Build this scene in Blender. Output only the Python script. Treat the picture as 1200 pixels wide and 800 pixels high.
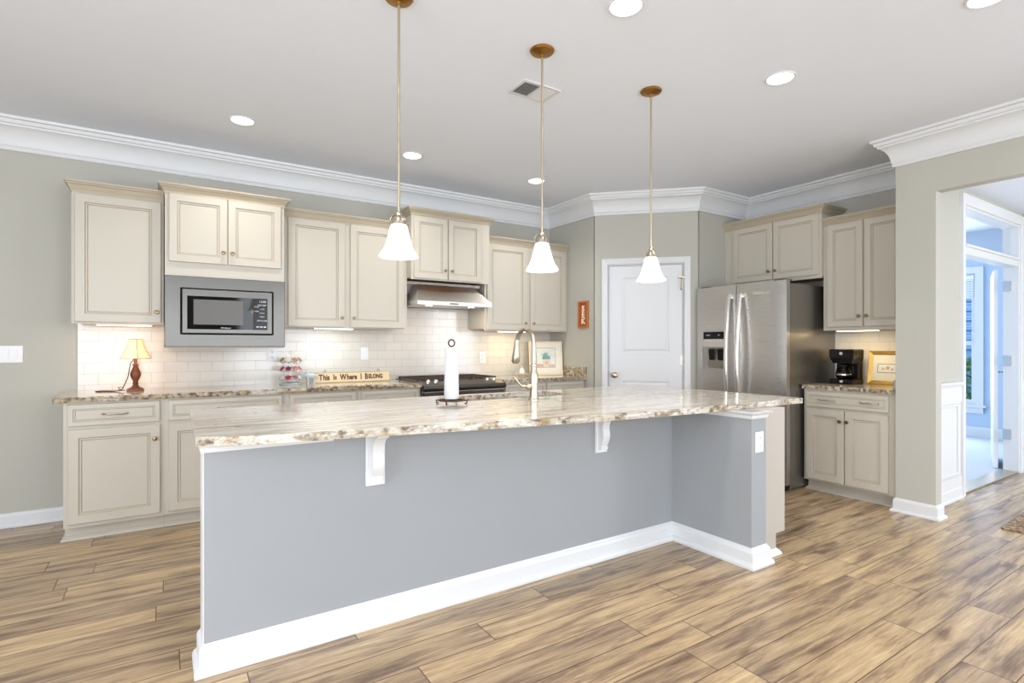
import bpy, bmesh, math, random
from mathutils import Vector, Matrix
random.seed(7)
for o in list(bpy.data.objects): bpy.data.objects.remove(o)
S = bpy.context.scene
COL = S.collection
PI = math.pi

# ------------------------------------------------------------ camera / exposure / world
cam = bpy.data.objects.new('camera', bpy.data.cameras.new('camera'))
cam.data.sensor_width = 36.0
cam.data.lens = 628.0 / 1200 * 36
cam.data.shift_y = 5.0 / 1200
cam.data.clip_start = 0.05
cam.location = (0, 0, 1.27)
cam.rotation_euler = (PI / 2, 0, -math.radians(33.0))
COL.objects.link(cam)
S.camera = cam
S.view_settings.view_transform = 'Standard'
S.view_settings.look = 'None'
S.view_settings.gamma = 1
S.view_settings.use_curve_mapping = False
S.view_settings.exposure = 0.5
W = bpy.data.worlds.new('world'); S.world = W
W.use_nodes = True
bg = W.node_tree.nodes['Background']
bg.inputs[0].default_value = (0.62, 0.78, 1.0, 1); bg.inputs[1].default_value = 2.2

CAN_W = 3.6; PENDANT_W = 1.3
def area(name, loc, rot, sx, sy, watts, color, parent=None, shape='RECTANGLE', spread=None):
    L = bpy.data.lights.new(name, 'AREA'); L.shape = shape
    L.size = sx
    if shape in ('RECTANGLE', 'ELLIPSE'): L.size_y = sy
    L.energy = watts; L.color = color
    if spread: L.spread = spread
    o = bpy.data.objects.new(name, L); o.location = loc; o.rotation_euler = rot
    COL.objects.link(o)
    if parent: o.parent = parent
    return o
# daylight through the windows behind and beside the camera, the hall and the office
DAY = (0.94, 0.97, 1.0)
area('daylight_rear_left', (-1.2, -3.5, 1.45), (PI / 2, 0, 0), 1.9, 1.9, 64, DAY)
area('daylight_rear_right', (2.3, -3.5, 1.45), (PI / 2, 0, 0), 1.9, 1.9, 64, DAY)
area('daylight_left', (-3.1, 0.6, 1.45), (PI / 2, 0, -PI / 2), 2.2, 1.9, 74, DAY)
area('daylight_hall', (6.1, -1.9, 1.4), (PI / 2, 0, 0), 1.3, 2.0, 48, (0.95, 0.97, 1.0))
area('daylight_office', (9.34, 3.35, 1.4), (PI / 2, 0, PI / 2), .64, 1.7, 48, (0.84, 0.92, 1.0))
area('office_side_light', (7.6, 5.4, 1.4), (PI / 2, 0, PI), 1.6, 1.8, 34, (0.84, 0.92, 1.0))  # area light before the windowless back wall of the office

# ------------------------------------------------------------ materials
def lin(c):
    return tuple(((v / 255) / 12.92 if v / 255 <= 0.04045 else ((v / 255 + 0.055) / 1.055) ** 2.4) for v in c) + (1,)
class NT:
    def __init__(s, name):
        s.m = bpy.data.materials.new(name); s.m.use_nodes = True
        s.t = s.m.node_tree; s.b = s.t.nodes['Principled BSDF']
    def n(s, kind, **kw):
        x = s.t.nodes.new(kind)
        for k, v in kw.items():
            if k in x.inputs: x.inputs[k].default_value = v
            else: setattr(x, k, v)
        return x
    def l(s, a, b): s.t.links.new(a, b)
def mat(name, rgb, rough=0.5, metal=0, noise=0.04, nscale=6, bump=0.0, bscale=60, emit=None, estr=0, coat=0, spec=None):
    q = NT(name); b = q.b
    b.inputs['Roughness'].default_value = rough; b.inputs['Metallic'].default_value = metal
    c = lin(rgb)
    tc = q.n('ShaderNodeTexCoord')
    if noise:
        nz = q.n('ShaderNodeTexNoise', Scale=nscale, Detail=3.0); q.l(tc.outputs['Object'], nz.inputs['Vector'])
        r = q.n('ShaderNodeValToRGB')
        r.color_ramp.elements[0].color = tuple(v * (1 - noise) for v in c[:3]) + (1,)
        r.color_ramp.elements[1].color = tuple(min(1, v * (1 + noise)) for v in c[:3]) + (1,)
        q.l(nz.outputs['Fac'], r.inputs[0]); q.l(r.outputs[0], b.inputs['Base Color'])
    else: b.inputs['Base Color'].default_value = c
    if bump:
        n2 = q.n('ShaderNodeTexNoise', Scale=bscale, Detail=4.0); q.l(tc.outputs['Object'], n2.inputs['Vector'])
        bp = q.n('ShaderNodeBump', Strength=bump, Distance=0.01); q.l(n2.outputs['Fac'], bp.inputs['Height']); q.l(bp.outputs[0], b.inputs['Normal'])
    if emit:
        b.inputs['Emission Color'].default_value = lin(emit); b.inputs['Emission Strength'].default_value = estr
    if coat: b.inputs['Coat Weight'].default_value = coat
    return q.m

M = {}
M['wall'] = mat('sage_grey_paint', (186, 184, 174), 0.75, noise=0.015, nscale=2, bump=0.03, bscale=300)
M['wall_blue'] = mat('daylight_blue_wall', (184, 201, 220), 0.75, noise=0.015, bump=0.03, bscale=300)  # blue cast of the cool daylight put into the wall colour
M['ceil'] = mat('ceiling_paint', (232, 237, 246), 0.9, noise=0.01, bump=0.03, bscale=300)
M['trim'] = mat('white_trim_paint', (222, 223, 224), 0.35, noise=0.01)
M['island'] = mat('grey_knee_wall_paint', (155, 158, 161), 0.7, noise=0.015, bump=0.03, bscale=300)
M['cream'] = mat('cream_glazed_cabinet', (198, 191, 177), 0.38, noise=0.02, nscale=4)
M['glaze'] = mat('taupe_glaze', (178, 167, 147), 0.45)
M['crown'] = mat('shaded_glazed_crown', (182, 170, 149), 0.45, noise=0.06, nscale=14)  # glazed cream, darkened: shade of the down-facing moulding put into the colour
M['endpanel'] = mat('island_end_panel_dimmed_cream', (186, 178, 168), 0.45, noise=0.02)  # same cream as the cabinets, its dimmer light painted into the colour
M['raw'] = mat('raw_cabinet_wood', (176, 130, 88), 0.6, noise=0.12, nscale=12)
M['door'] = mat('white_door_paint', (226, 227, 229), 0.4, noise=0.008)
M['nickel'] = mat('brushed_nickel', (196, 184, 164), 0.28, 1, noise=0.05)
M['knob'] = mat('aged_bronze_knob', (150, 128, 98), 0.3, 1)
M['chrome'] = mat('satin_steel', (226, 222, 216), 0.2, 1, noise=0.02)
M['brass'] = mat('antique_brass', (168, 122, 62), 0.32, 1, noise=0.15, nscale=20)
M['rod'] = mat('champagne_rod', (200, 186, 160), 0.3, 1)
M['black'] = mat('black_plastic', (22, 20, 20), 0.25, noise=0.1)
M['blackglass'] = mat('black_glass', (10, 10, 11), 0.05, noise=0)
for k_ in ('black', 'blackglass'): M[k_].node_tree.nodes['Principled BSDF'].inputs['Specular IOR Level'].default_value = .22
M['darkgap'] = mat('shadow_gap', (30, 28, 26), 0.8)
M['iron'] = mat('dark_iron', (84, 58, 44), 0.5, 0.5, noise=0.2, nscale=30)
M['castiron'] = mat('cast_iron', (66, 48, 40), 0.55, 0.2, noise=0.25, nscale=25)
M['ovenglass'] = mat('oven_glass', (54, 36, 26), 0.12, 0, noise=0.2, nscale=3)
M['plastic'] = mat('white_plastic', (236, 236, 238), 0.3, noise=0)
M['slot'] = mat('dark_slot', (50, 50, 52), 0.6, noise=0)
M['paper'] = mat('paper_towel', (218, 218, 220), 0.95, noise=0.01, bump=0.4, bscale=220)
M['white_cer'] = mat('white_ceramic', (240, 238, 230), 0.15, noise=0)
M['cream_cer'] = mat('cream_ceramic', (222, 210, 186), 0.25, noise=0.03)
M['mat_board'] = mat('mat_board', (240, 232, 214), 0.8, noise=0.01)
M['gold'] = mat('gold_leaf_frame', (206, 166, 88), 0.35, 0.7, noise=0.2, nscale=40)
M['palewood'] = mat('whitewashed_frame', (226, 214, 190), 0.5, noise=0.06, nscale=30)
M['orangewood'] = mat('orange_wood', (184, 110, 52), 0.4, noise=0.18, nscale=22)
M['orangedeep'] = mat('deep_orange_back', (176, 90, 44), 0.5, noise=0.2, nscale=30)
M['signwood'] = mat('cream_sign_board', (226, 204, 164), 0.6, noise=0.06, nscale=18)
M['lettering'] = mat('brown_lettering', (84, 48, 22), 0.6, noise=0.1)
M['lampwood'] = mat('bronze_lamp_base', (122, 74, 48), 0.35, 0.35, noise=0.25, nscale=30)
M['cord'] = mat('brown_cord', (78, 52, 38), 0.5)
M['carpet'] = mat('office_carpet', (196, 204, 214), 0.95, noise=0.08, nscale=40, bump=0.5, bscale=200)
M['siding'] = mat('neighbour_siding', (92, 136, 176), 0.7, noise=0.1, nscale=4)
M['leaf'] = mat('shrub_leaf', (58, 110, 62), 0.6, noise=0.3, nscale=12)
M['grass'] = mat('lawn', (96, 130, 80), 0.9, noise=0.2, nscale=8)
M['blind'] = mat('white_blind', (240, 242, 246), 0.5, noise=0)
M['silver'] = mat('pale_grey_glaze', (176, 182, 186), 0.25, 0.0, noise=0.15, nscale=40)
M['grille'] = mat('white_grille', (214, 214, 214), 0.5, noise=0)
M['teal'] = mat('teal_paint', (128, 172, 172), 0.7, noise=0.3, nscale=60)
M['pinkpaint'] = mat('pink_paint', (222, 170, 150), 0.7, noise=0.25, nscale=50)
M['bluewash'] = mat('blue_wash', (232, 234, 224), 0.8, noise=0.1, nscale=30)
M['greyink'] = mat('grey_ink', (120, 120, 124), 0.7, noise=0.1)
M['podcup'] = mat('pod_cup', (222, 222, 226), 0.4)
M['podred'] = mat('red_pod_lid', (176, 52, 52), 0.35, noise=0.3, nscale=60)
M['podwine'] = mat('wine_pod_lid', (120, 44, 66), 0.35, noise=0.3, nscale=60)
M['podbrown'] = mat('brown_pod_lid', (150, 96, 50), 0.35, noise=0.3, nscale=60)
M['podolive'] = mat('olive_pod_lid', (170, 150, 52), 0.35, noise=0.3, nscale=60)
M['podwhite'] = mat('white_pod_lid', (224, 214, 206), 0.35, noise=0.1, nscale=60)
M['pipe'] = mat('display_white', (220, 225, 230), 0.4, noise=0)
M['lens'] = mat('lit_lens', (255, 252, 245), 0.5, noise=0, emit=(255, 250, 238), estr=6)
M['warm_strip'] = mat('lit_warm_strip', (255, 240, 210), 0.5, noise=0, emit=(255, 232, 180), estr=5)
M['cool_strip'] = mat('lit_cool_strip', (250, 255, 255), 0.5, noise=0, emit=(245, 255, 250), estr=5)
M['opal'] = mat('lit_opal_glass', (255, 253, 248), 0.35, noise=0, emit=(255, 250, 240), estr=2.0)
M['linen'] = mat('lit_linen_shade', (250, 226, 178), 0.8, noise=0.03, nscale=60, emit=(255, 200, 120), estr=0.75)
M['band'] = mat('shade_piping', (176, 140, 84), 0.7)

def steel(name, rgb, axis='z', rough=0.3):
    q = NT(name); tc = q.n('ShaderNodeTexCoord'); mp = q.n('ShaderNodeMapping')
    mp.inputs['Scale'].default_value = {'z': (260, 260, 2), 'x': (2, 200, 260)}[axis]
    nz = q.n('ShaderNodeTexNoise', Scale=1.0, Detail=2.0)
    q.l(tc.outputs['Object'], mp.inputs[0]); q.l(mp.outputs[0], nz.inputs['Vector'])
    r = q.n('ShaderNodeMapRange'); r.inputs['To Min'].default_value = rough - 0.05; r.inputs['To Max'].default_value = rough + 0.08
    q.l(nz.outputs['Fac'], r.inputs[0]); q.l(r.outputs[0], q.b.inputs['Roughness'])
    q.b.inputs['Metallic'].default_value = 1; q.b.inputs['Base Color'].default_value = lin(rgb)
    q.b.inputs['Anisotropic'].default_value = 0.6
    bp = q.n('ShaderNodeBump', Strength=0.06, Distance=0.002); q.l(nz.outputs['Fac'], bp.inputs['Height']); q.l(bp.outputs[0], q.b.inputs['Normal'])
    return q.m
M['steel'] = steel('brushed_stainless', (102, 100, 96), 'x', 0.33)
M['steelhood'] = steel('brushed_stainless_hood', (205, 202, 198), 'x', 0.42)
M['steelv'] = steel('brushed_stainless_upright', (192, 190, 187), 'x', 0.28)
M['steeldark'] = mat('fridge_side_steel', (142, 138, 132), 0.27, 0.85, noise=0.05, nscale=80, bump=0.12, bscale=260)

def glass(name, tint=(1, 1, 1, 1), rough=0.0):
    q = NT(name); q.t.nodes.remove(q.b)
    out = q.t.nodes['Material Output']
    tr = q.n('ShaderNodeBsdfTransparent'); gl = q.n('ShaderNodeBsdfGlossy', Roughness=0.03)
    tr.inputs[0].default_value = tint
    fr = q.n('ShaderNodeFresnel', IOR=1.45); mx = q.n('ShaderNodeMixShader')
    ge = q.n('ShaderNodeNewGeometry'); iv = q.n('ShaderNodeMath', operation='SUBTRACT'); iv.inputs[0].default_value = 1.0; q.l(ge.outputs['Backfacing'], iv.inputs[1])
    ml = q.n('ShaderNodeMath', operation='MULTIPLY'); q.l(fr.outputs[0], ml.inputs[0]); q.l(iv.outputs[0], ml.inputs[1]); q.l(ml.outputs[0], mx.inputs[0]); q.l(tr.outputs[0], mx.inputs[1]); q.l(gl.outputs[0], mx.inputs[2]); q.l(mx.outputs[0], out.inputs[0])
    return q.m
M['glass'] = glass('clear_glass')
M['smoke'] = glass('carafe_glass', (0.62, 0.6, 0.58, 1))

def floor_mat():
    q = NT('oak_plank_floor'); tc = q.n('ShaderNodeTexCoord')
    br = q.n('ShaderNodeTexBrick', Scale=1.0)
    br.offset = 0.0; br.offset_frequency = 1; br.squash = 1.0
    br.inputs['Brick Width'].default_value = 1.35; br.inputs['Row Height'].default_value = 0.165
    br.inputs['Mortar Size'].default_value = 0.0022; br.inputs['Mortar Smooth'].default_value = 0.2
    br.inputs['Color1'].default_value = (0, 0, 0, 1); br.inputs['Color2'].default_value = (1, 1, 1, 1); br.inputs['Mortar'].default_value = (0.5, 0.5, 0.5, 1)
    sep = q.n('ShaderNodeSeparateXYZ'); q.l(tc.outputs['Object'], sep.inputs[0])
    dv = q.n('ShaderNodeMath', operation='DIVIDE'); dv.inputs[1].default_value = 0.165; q.l(sep.outputs['Y'], dv.inputs[0])
    fl = q.n('ShaderNodeMath', operation='FLOOR'); q.l(dv.outputs[0], fl.inputs[0])
    wn = q.n('ShaderNodeTexWhiteNoise', noise_dimensions='1D'); q.l(fl.outputs[0], wn.inputs['W'])
    sx_ = q.n('ShaderNodeMath', operation='MULTIPLY_ADD'); sx_.inputs[1].default_value = 1.35; q.l(wn.outputs['Value'], sx_.inputs[0]); q.l(sep.outputs['X'], sx_.inputs[2])
    cr_ = q.n('ShaderNodeCombineXYZ'); q.l(sx_.outputs[0], cr_.inputs['X']); q.l(sep.outputs['Y'], cr_.inputs['Y']); q.l(cr_.outputs[0], br.inputs['Vector'])
    # shift the grain per plank
    addy = q.n('ShaderNodeMath', operation='MULTIPLY_ADD'); addy.inputs[1].default_value = 37.0
    q.l(br.outputs['Color'], addy.inputs[0]); q.l(sep.outputs['X'], addy.inputs[2])
    cmb = q.n('ShaderNodeCombineXYZ'); q.l(addy.outputs[0], cmb.inputs['X']); q.l(sep.outputs['Y'], cmb.inputs['Y'])
    q.l(br.outputs['Color'], cmb.inputs['Z'])
    mp = q.n('ShaderNodeMapping'); mp.inputs['Scale'].default_value = (1.3, 12, 5); q.l(cmb.outputs[0], mp.inputs[0])
    n1 = q.n('ShaderNodeTexNoise', Scale=1.5, Detail=9.0, Roughness=0.62, Distortion=0.35); q.l(mp.outputs[0], n1.inputs['Vector'])
    r1 = q.n('ShaderNodeValToRGB'); e = r1.color_ramp.elements
    e[0].position = 0.30; e[0].color = lin((118, 98, 80)); e[1].position = 0.70; e[1].color = lin((206, 183, 147))
    x = r1.color_ramp.elements.new(0.42); x.color = lin((150, 129, 106)); x = r1.color_ramp.elements.new(0.52); x.color = lin((184, 160, 127))
    q.l(n1.outputs['Fac'], r1.inputs[0])
    mp2 = q.n('ShaderNodeMapping'); mp2.inputs['Scale'].default_value = (5, 120, 5); q.l(cmb.outputs[0], mp2.inputs[0])
    n2 = q.n('ShaderNodeTexNoise', Scale=1.0, Detail=7.0, Roughness=0.75, Distortion=0.6); q.l(mp2.outputs[0], n2.inputs['Vector'])
    r2 = q.n('ShaderNodeValToRGB'); e = r2.color_ramp.elements; e[0].position = .34; e[0].color = (0.72, 0.69, 0.66, 1); e[1].position = .60; e[1].color = (1.08, 1.08, 1.08, 1)
    q.l(n2.outputs['Fac'], r2.inputs[0])
    mx = q.n('ShaderNodeMix', data_type='RGBA', blend_type='MULTIPLY'); mx.inputs[0].default_value = 1.0
    q.l(r1.outputs[0], mx.inputs[6]); q.l(r2.outputs[0], mx.inputs[7])
    # per plank tone
    r3 = q.n('ShaderNodeValToRGB'); e = r3.color_ramp.elements
    e[0].position = 0; e[0].color = (0.80, 0.785, 0.79, 1); e[1].position = 1; e[1].color = (1.14, 1.11, 1.03, 1)
    q.l(br.outputs['Color'], r3.inputs[0])
    mx2 = q.n('ShaderNodeMix', data_type='RGBA', blend_type='MULTIPLY'); mx2.inputs[0].default_value = 1
    q.l(mx.outputs[2], mx2.inputs[6]); q.l(r3.outputs[0], mx2.inputs[7])
    # knots
    mp3 = q.n('ShaderNodeMapping'); mp3.inputs['Scale'].default_value = (1.6, 4.5, 2); q.l(cmb.outputs[0], mp3.inputs[0])
    wv = q.n('ShaderNodeTexNoise', Scale=3.0, Detail=3.0); q.l(mp3.outputs[0], wv.inputs['Vector'])
    vo = q.n('ShaderNodeTexVoronoi', Scale=1.0)
    ad = q.n('ShaderNodeMix', data_type='RGBA', blend_type='ADD'); ad.inputs[0].default_value = 0.35
    q.l(mp3.outputs[0], ad.inputs[6]); q.l(wv.outputs['Color'], ad.inputs[7]); q.l(ad.outputs[2], vo.inputs['Vector'])
    r4 = q.n('ShaderNodeValToRGB'); e = r4.color_ramp.elements; e[0].position = 0.05; e[0].color = (0.30, 0.24, 0.20, 1); e[1].position = 0.20; e[1].color = (1, 1, 1, 1)
    q.l(vo.outputs['Distance'], r4.inputs[0])
    mx3 = q.n('ShaderNodeMix', data_type='RGBA', blend_type='MULTIPLY'); mx3.inputs[0].default_value = 0.85
    q.l(mx2.outputs[2], mx3.inputs[6]); q.l(r4.outputs[0], mx3.inputs[7])
    mx4 = q.n('ShaderNodeMix', data_type='RGBA', blend_type='MIX'); mx4.inputs[7].default_value = lin((84, 64, 48))
    q.l(br.outputs['Fac'], mx4.inputs[0]); q.l(mx3.outputs[2], mx4.inputs[6])
    q.l(mx4.outputs[2], q.b.inputs['Base Color'])
    rr = q.n('ShaderNodeMapRange'); rr.inputs['To Min'].default_value = 0.19; rr.inputs['To Max'].default_value = 0.30
    q.l(n2.outputs['Fac'], rr.inputs[0]); q.l(rr.outputs[0], q.b.inputs['Roughness'])
    bp = q.n('ShaderNodeBump', Strength=0.12, Distance=0.004)
    sb = q.n('ShaderNodeMath', operation='SUBTRACT'); q.l(n2.outputs['Fac'], sb.inputs[0]); q.l(br.outputs['Fac'], sb.inputs[1])
    q.l(sb.outputs[0], bp.inputs['Height']); q.l(bp.outputs[0], q.b.inputs['Normal'])
    return q.m
M['floor'] = floor_mat()

def granite(name, white=0.5, sx=1.0, sy=14.0, dark=0.0, edge=-.13):
    q = NT(name); tc = q.n('ShaderNodeTexCoord')
    mp = q.n('ShaderNodeMapping'); mp.inputs['Scale'].default_value = (sx, sy, 14); mp.inputs['Rotation'].default_value = (0, 0, 0.04)
    q.l(tc.outputs['Object'], mp.inputs[0])
    n1 = q.n('ShaderNodeTexNoise', Scale=1.2, Detail=9.0, Roughness=0.62, Distortion=1.1); q.l(mp.outputs[0], n1.inputs['Vector'])
    r = q.n('ShaderNodeValToRGB'); e = r.color_ramp.elements
    e[0].position = 0.30; e[0].color = lin((112, 92, 74)); e[1].position = 0.66; e[1].color = lin((214, 208, 196))
    for p, c in ((0.39, (150, 136, 116)), (0.45, (194, 184, 166)), (0.50, (214, 207, 194)), (0.54, (164, 160, 152)), (0.59, (217, 211, 200))):
        x = e.new(p + (0.5 - white) * 0.2); x.color = lin(c)
    q.l(n1.outputs['Fac'], r.inputs[0])
    mp2 = q.n('ShaderNodeMapping'); mp2.inputs['Scale'].default_value = (24, 24, 34); q.l(tc.outputs['Object'], mp2.inputs[0])
    n2 = q.n('ShaderNodeTexNoise', Scale=1.0, Detail=6.0, Roughness=0.6); q.l(mp2.outputs[0], n2.inputs['Vector'])
    mp3 = q.n('ShaderNodeMapping'); mp3.inputs['Scale'].default_value = (1.6, 30, 3.0); q.l(tc.outputs['Object'], mp3.inputs[0])
    n3 = q.n('ShaderNodeTexNoise', Scale=1.5, Detail=2.0); q.l(mp3.outputs[0], n3.inputs['Vector'])
    # dark crystals: broken across the slab (seen on the cut edge), thin along its polished face
    ge = q.n('ShaderNodeNewGeometry'); sp = q.n('ShaderNodeSeparateXYZ'); q.l(ge.outputs['True Normal'], sp.inputs[0])
    ab = q.n('ShaderNodeMath', operation='ABSOLUTE'); q.l(sp.outputs['Z'], ab.inputs[0])
    th = q.n('ShaderNodeMapRange'); th.inputs['To Min'].default_value = 0.0; th.inputs['To Max'].default_value = edge; q.l(ab.outputs[0], th.inputs[0])
    s1 = q.n('ShaderNodeMath', operation='ADD'); q.l(n2.outputs['Fac'], s1.inputs[0]); q.l(th.outputs[0], s1.inputs[1])
    s2 = q.n('ShaderNodeMath', operation='MULTIPLY_ADD'); s2.inputs[1].default_value = 0.45; q.l(n3.outputs['Fac'], s2.inputs[0]); q.l(s1.outputs[0], s2.inputs[2])
    rr = q.n('ShaderNodeValToRGB'); e = rr.color_ramp.elements; k = 0.70 + dark
    e[0].position = k - .03; e[0].color = (0, 0, 0, 1); e[1].position = k + 0.12; e[1].color = (.9, .9, .9, 1)
    q.l(s2.outputs[0], rr.inputs[0])
    rc = q.n('ShaderNodeValToRGB'); e = rc.color_ramp.elements; e[0].position = .4; e[0].color = lin((96, 76, 54)); e[1].position = .6; e[1].color = lin((176, 156, 122))
    mp4 = q.n('ShaderNodeTexNoise', Scale=34.0, Detail=4.0); q.l(tc.outputs['Object'], mp4.inputs['Vector']); q.l(mp4.outputs['Fac'], rc.inputs[0])
    mx = q.n('ShaderNodeMix', data_type='RGBA', blend_type='MIX'); q.l(rr.outputs[0], mx.inputs[0]); q.l(r.outputs[0], mx.inputs[6]); q.l(rc.outputs[0], mx.inputs[7])
    q.l(mx.outputs[2], q.b.inputs['Base Color']); q.b.inputs['Roughness'].default_value = 0.09
    return q.m
M['granite'] = granite('fantasy_granite', 0.62, dark=.03, edge=-.12)
M['granite_back'] = granite('fantasy_granite_darker', 0.35, dark=-.075, edge=-.15)

def tile(name, axis):
    q = NT(name); tc = q.n('ShaderNodeTexCoord'); sp = q.n('ShaderNodeSeparateXYZ'); q.l(tc.outputs['Object'], sp.inputs[0])
    cb = q.n('ShaderNodeCombineXYZ'); q.l(sp.outputs[axis], cb.inputs['X']); q.l(sp.outputs['Z'], cb.inputs['Y'])
    br = q.n('ShaderNodeTexBrick', Scale=1.0); br.offset = 0.5
    br.inputs['Brick Width'].default_value = 0.165; br.inputs['Row Height'].default_value = 0.0815
    br.inputs['Mortar Size'].default_value = 0.0018; br.inputs['Mortar Smooth'].default_value = 0.3
    br.inputs['Color1'].default_value = lin((222, 215, 206)); br.inputs['Color2'].default_value = lin((216, 210, 201)); br.inputs['Mortar'].default_value = lin((196, 188, 178))
    q.l(cb.outputs[0], br.inputs['Vector']); q.l(br.outputs['Color'], q.b.inputs['Base Color'])
    q.b.inputs['Roughness'].default_value = 0.14
    bp = q.n('ShaderNodeBump', Strength=0.5, Distance=0.002); bp.invert = True; q.l(br.outputs['Fac'], bp.inputs['Height']); q.l(bp.outputs[0], q.b.inputs['Normal'])
    return q.m
M['tile_x'] = tile('white_subway_tile', 'X'); M['tile_y'] = tile('white_subway_tile_side', 'Y')
def rug_mat():
    q = NT('woven_rug'); tc = q.n('ShaderNodeTexCoord')
    v = q.n('ShaderNodeTexVoronoi', Scale=42.0); q.l(tc.outputs['Object'], v.inputs['Vector'])
    r = q.n('ShaderNodeValToRGB'); e = r.color_ramp.elements; e[0].position = .1; e[0].color = lin((206, 184, 152)); e[1].position = .6; e[1].color = lin((116, 90, 66))
    q.l(v.outputs['Distance'], r.inputs[0]); q.l(r.outputs[0], q.b.inputs['Base Color']); q.b.inputs['Roughness'].default_value = .95
    bp = q.n('ShaderNodeBump', Strength=1.0, Distance=0.01); bp.invert = True; q.l(v.outputs['Distance'], bp.inputs['Height']); q.l(bp.outputs[0], q.b.inputs['Normal'])
    return q.m
M['rug'] = rug_mat()

# ------------------------------------------------------------ mesh helpers
class MB:
    def __init__(s): s.bm = bmesh.new(); s.mats = []; s.cur = 0
    def use(s, m):
        if m not in s.mats: s.mats.append(m)
        s.cur = s.mats.index(m); return s
    def face(s, vs):
        try: f = s.bm.faces.new(vs)
        except ValueError: return None
        f.material_index = s.cur; return f
    def box(s, x0, y0, z0, x1, y1, z1, bev=0.0):
        v = [s.bm.verts.new((x, y, z)) for x in (x0, x1) for y in (y0, y1) for z in (z0, z1)]
        fs = [s.face([v[i] for i in q]) for q in ((0, 1, 3, 2), (4, 6, 7, 5), (0, 4, 5, 1), (2, 3, 7, 6), (0, 2, 6, 4), (1, 5, 7, 3))]
        if bev:
            es = list({e for f in fs for e in f.edges})
            r = bmesh.ops.bevel(s.bm, geom=es, offset=bev, segments=2, affect='EDGES', profile=0.5)
            for f in r['faces']: f.material_index = s.cur
        return s
    def prism(s, pts, z0, z1):
        a = [s.bm.verts.new((x, y, z0)) for x, y in pts]; b = [s.bm.verts.new((x, y, z1)) for x, y in pts]
        n = len(pts)
        for i in range(n): s.face([a[i], a[(i + 1) % n], b[(i + 1) % n], b[i]])
        s.face(list(reversed(a))); s.face(b); return s
    def extr(s, pts, ax, h0, h1):
        """prism of a 2-D outline in the plane across axis ax ('x': pts=(y,z); 'y': pts=(x,z))"""
        f = (lambda u, w, h: (h, u, w)) if ax == 'x' else (lambda u, w, h: (u, h, w))
        a = [s.bm.verts.new(f(u, w, h0)) for u, w in pts]; b = [s.bm.verts.new(f(u, w, h1)) for u, w in pts]
        n = len(pts)
        for i in range(n): s.face([a[i], a[(i + 1) % n], b[(i + 1) % n], b[i]])
        s.face(a); s.face(b); return s
    def loft(s, rings, cap0=True, cap1=True, close=True):
        R = [[s.bm.verts.new(p) for p in r] for r in rings]
        n = len(R[0])
        for i in range(len(R) - 1):
            for j in range(n if close else n - 1):
                s.face([R[i][j], R[i][(j + 1) % n], R[i + 1][(j + 1) % n], R[i + 1][j]])
        if cap0: s.face(list(reversed(R[0])))
        if cap1: s.face(R[-1])
        return s
    def lathe(s, prof, c=(0, 0, 0), seg=24, ax='z', caps=True, wob=None):
        rings = []
        for i, (r, h) in enumerate(prof):
            ring = []
            for k in range(seg):
                a = 2 * PI * k / seg; rr = r * (1 + (wob(a, i / (len(prof) - 1)) if wob else 0))
                u, w = rr * math.cos(a), rr * math.sin(a)
                p = {'z': (u, w, h), 'y': (u, h, w), 'x': (h, u, w)}[ax]
                ring.append((p[0] + c[0], p[1] + c[1], p[2] + c[2]))
            rings.append(ring)
        return s.loft(rings, caps, caps)
    def tube(s, pts, r, seg=10, radii=None):
        P = [Vector(p) for p in pts]; n = len(P); rings = []
        up = None
        for i in range(n):
            t = (P[min(i + 1, n - 1)] - P[max(i - 1, 0)]).normalized()
            if up is None: up = Vector((0, 0, 1)) if abs(t.z) < 0.9 else Vector((1, 0, 0))
            a = t.cross(up).normalized(); b = a.cross(t).normalized(); up = b
            rr = radii[i] if radii else r
            rings.append([P[i] + a * rr * math.cos(2 * PI * k / seg) + b * rr * math.sin(2 * PI * k / seg) for k in range(seg)])
        return s.loft(rings)
    def sweep(s, path, prof, plane='xy', closed=False):
        """profile (offset to the right of the path, h) mitred along path"""
        n = len(path); V = [Vector((p[0], p[1])) for p in path]
        def nrm(a, b): d = (b - a).normalized(); return Vector((d.y, -d.x))
        rings = []
        for i in range(n):
            if closed or 0 < i < n - 1:
                n1 = nrm(V[i - 1], V[i]); n2 = nrm(V[i], V[(i + 1) % n])
            elif i == 0: n1 = n2 = nrm(V[0], V[1])
            else: n1 = n2 = nrm(V[-2], V[-1])
            m = (n1 + n2) / (1 + n1.dot(n2))
            ring = []
            for o, h in prof:
                p = V[i] + m * o
                ring.append((p.x, p.y, h) if plane == 'xy' else (p.x, -h, p.y))
            rings.append(ring)
        if closed: rings.append(rings[0])
        return s.loft(rings, not closed, not closed)
    def panel(s, x0, x1, z0, z1, y, t=0.020, fr=0.055, style='cab'):
        """framed panel front facing -y: back plane at y, thickness t"""
        if style == 'cab':
            st = [(0, t - .004), (.003, t), (fr, t), (fr + .004, t - .003), (fr + .006, t - .007), (fr + .012, t - .007), (fr + .015, t - .004), (fr + .019, t - .010)]
        elif style == 'drawer':
            st = [(0, t - .004), (.003, t), (fr, t), (fr + .003, t - .005), (fr + .008, t - .005), (fr + .010, t - .003), (fr + .013, t - .008)]
        def ring(i, d): return [(x0 + i, y - d, z0 + i), (x1 - i, y - d, z0 + i), (x1 - i, y - d, z1 - i), (x0 + i, y - d, z1 - i)]
        s.use(M['cream']); n0 = len(s.bm.faces); s.loft([ring(0, 0)] + [ring(i, d) for i, d in st]); s.use(M['glaze']); g = s.cur
        s.bm.faces.ensure_lookup_table()
        for k in (3, 4) if style == 'cab' else (3,):
            for q in range(4): s.bm.faces[n0 + k * 4 + q].material_index = g
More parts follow.
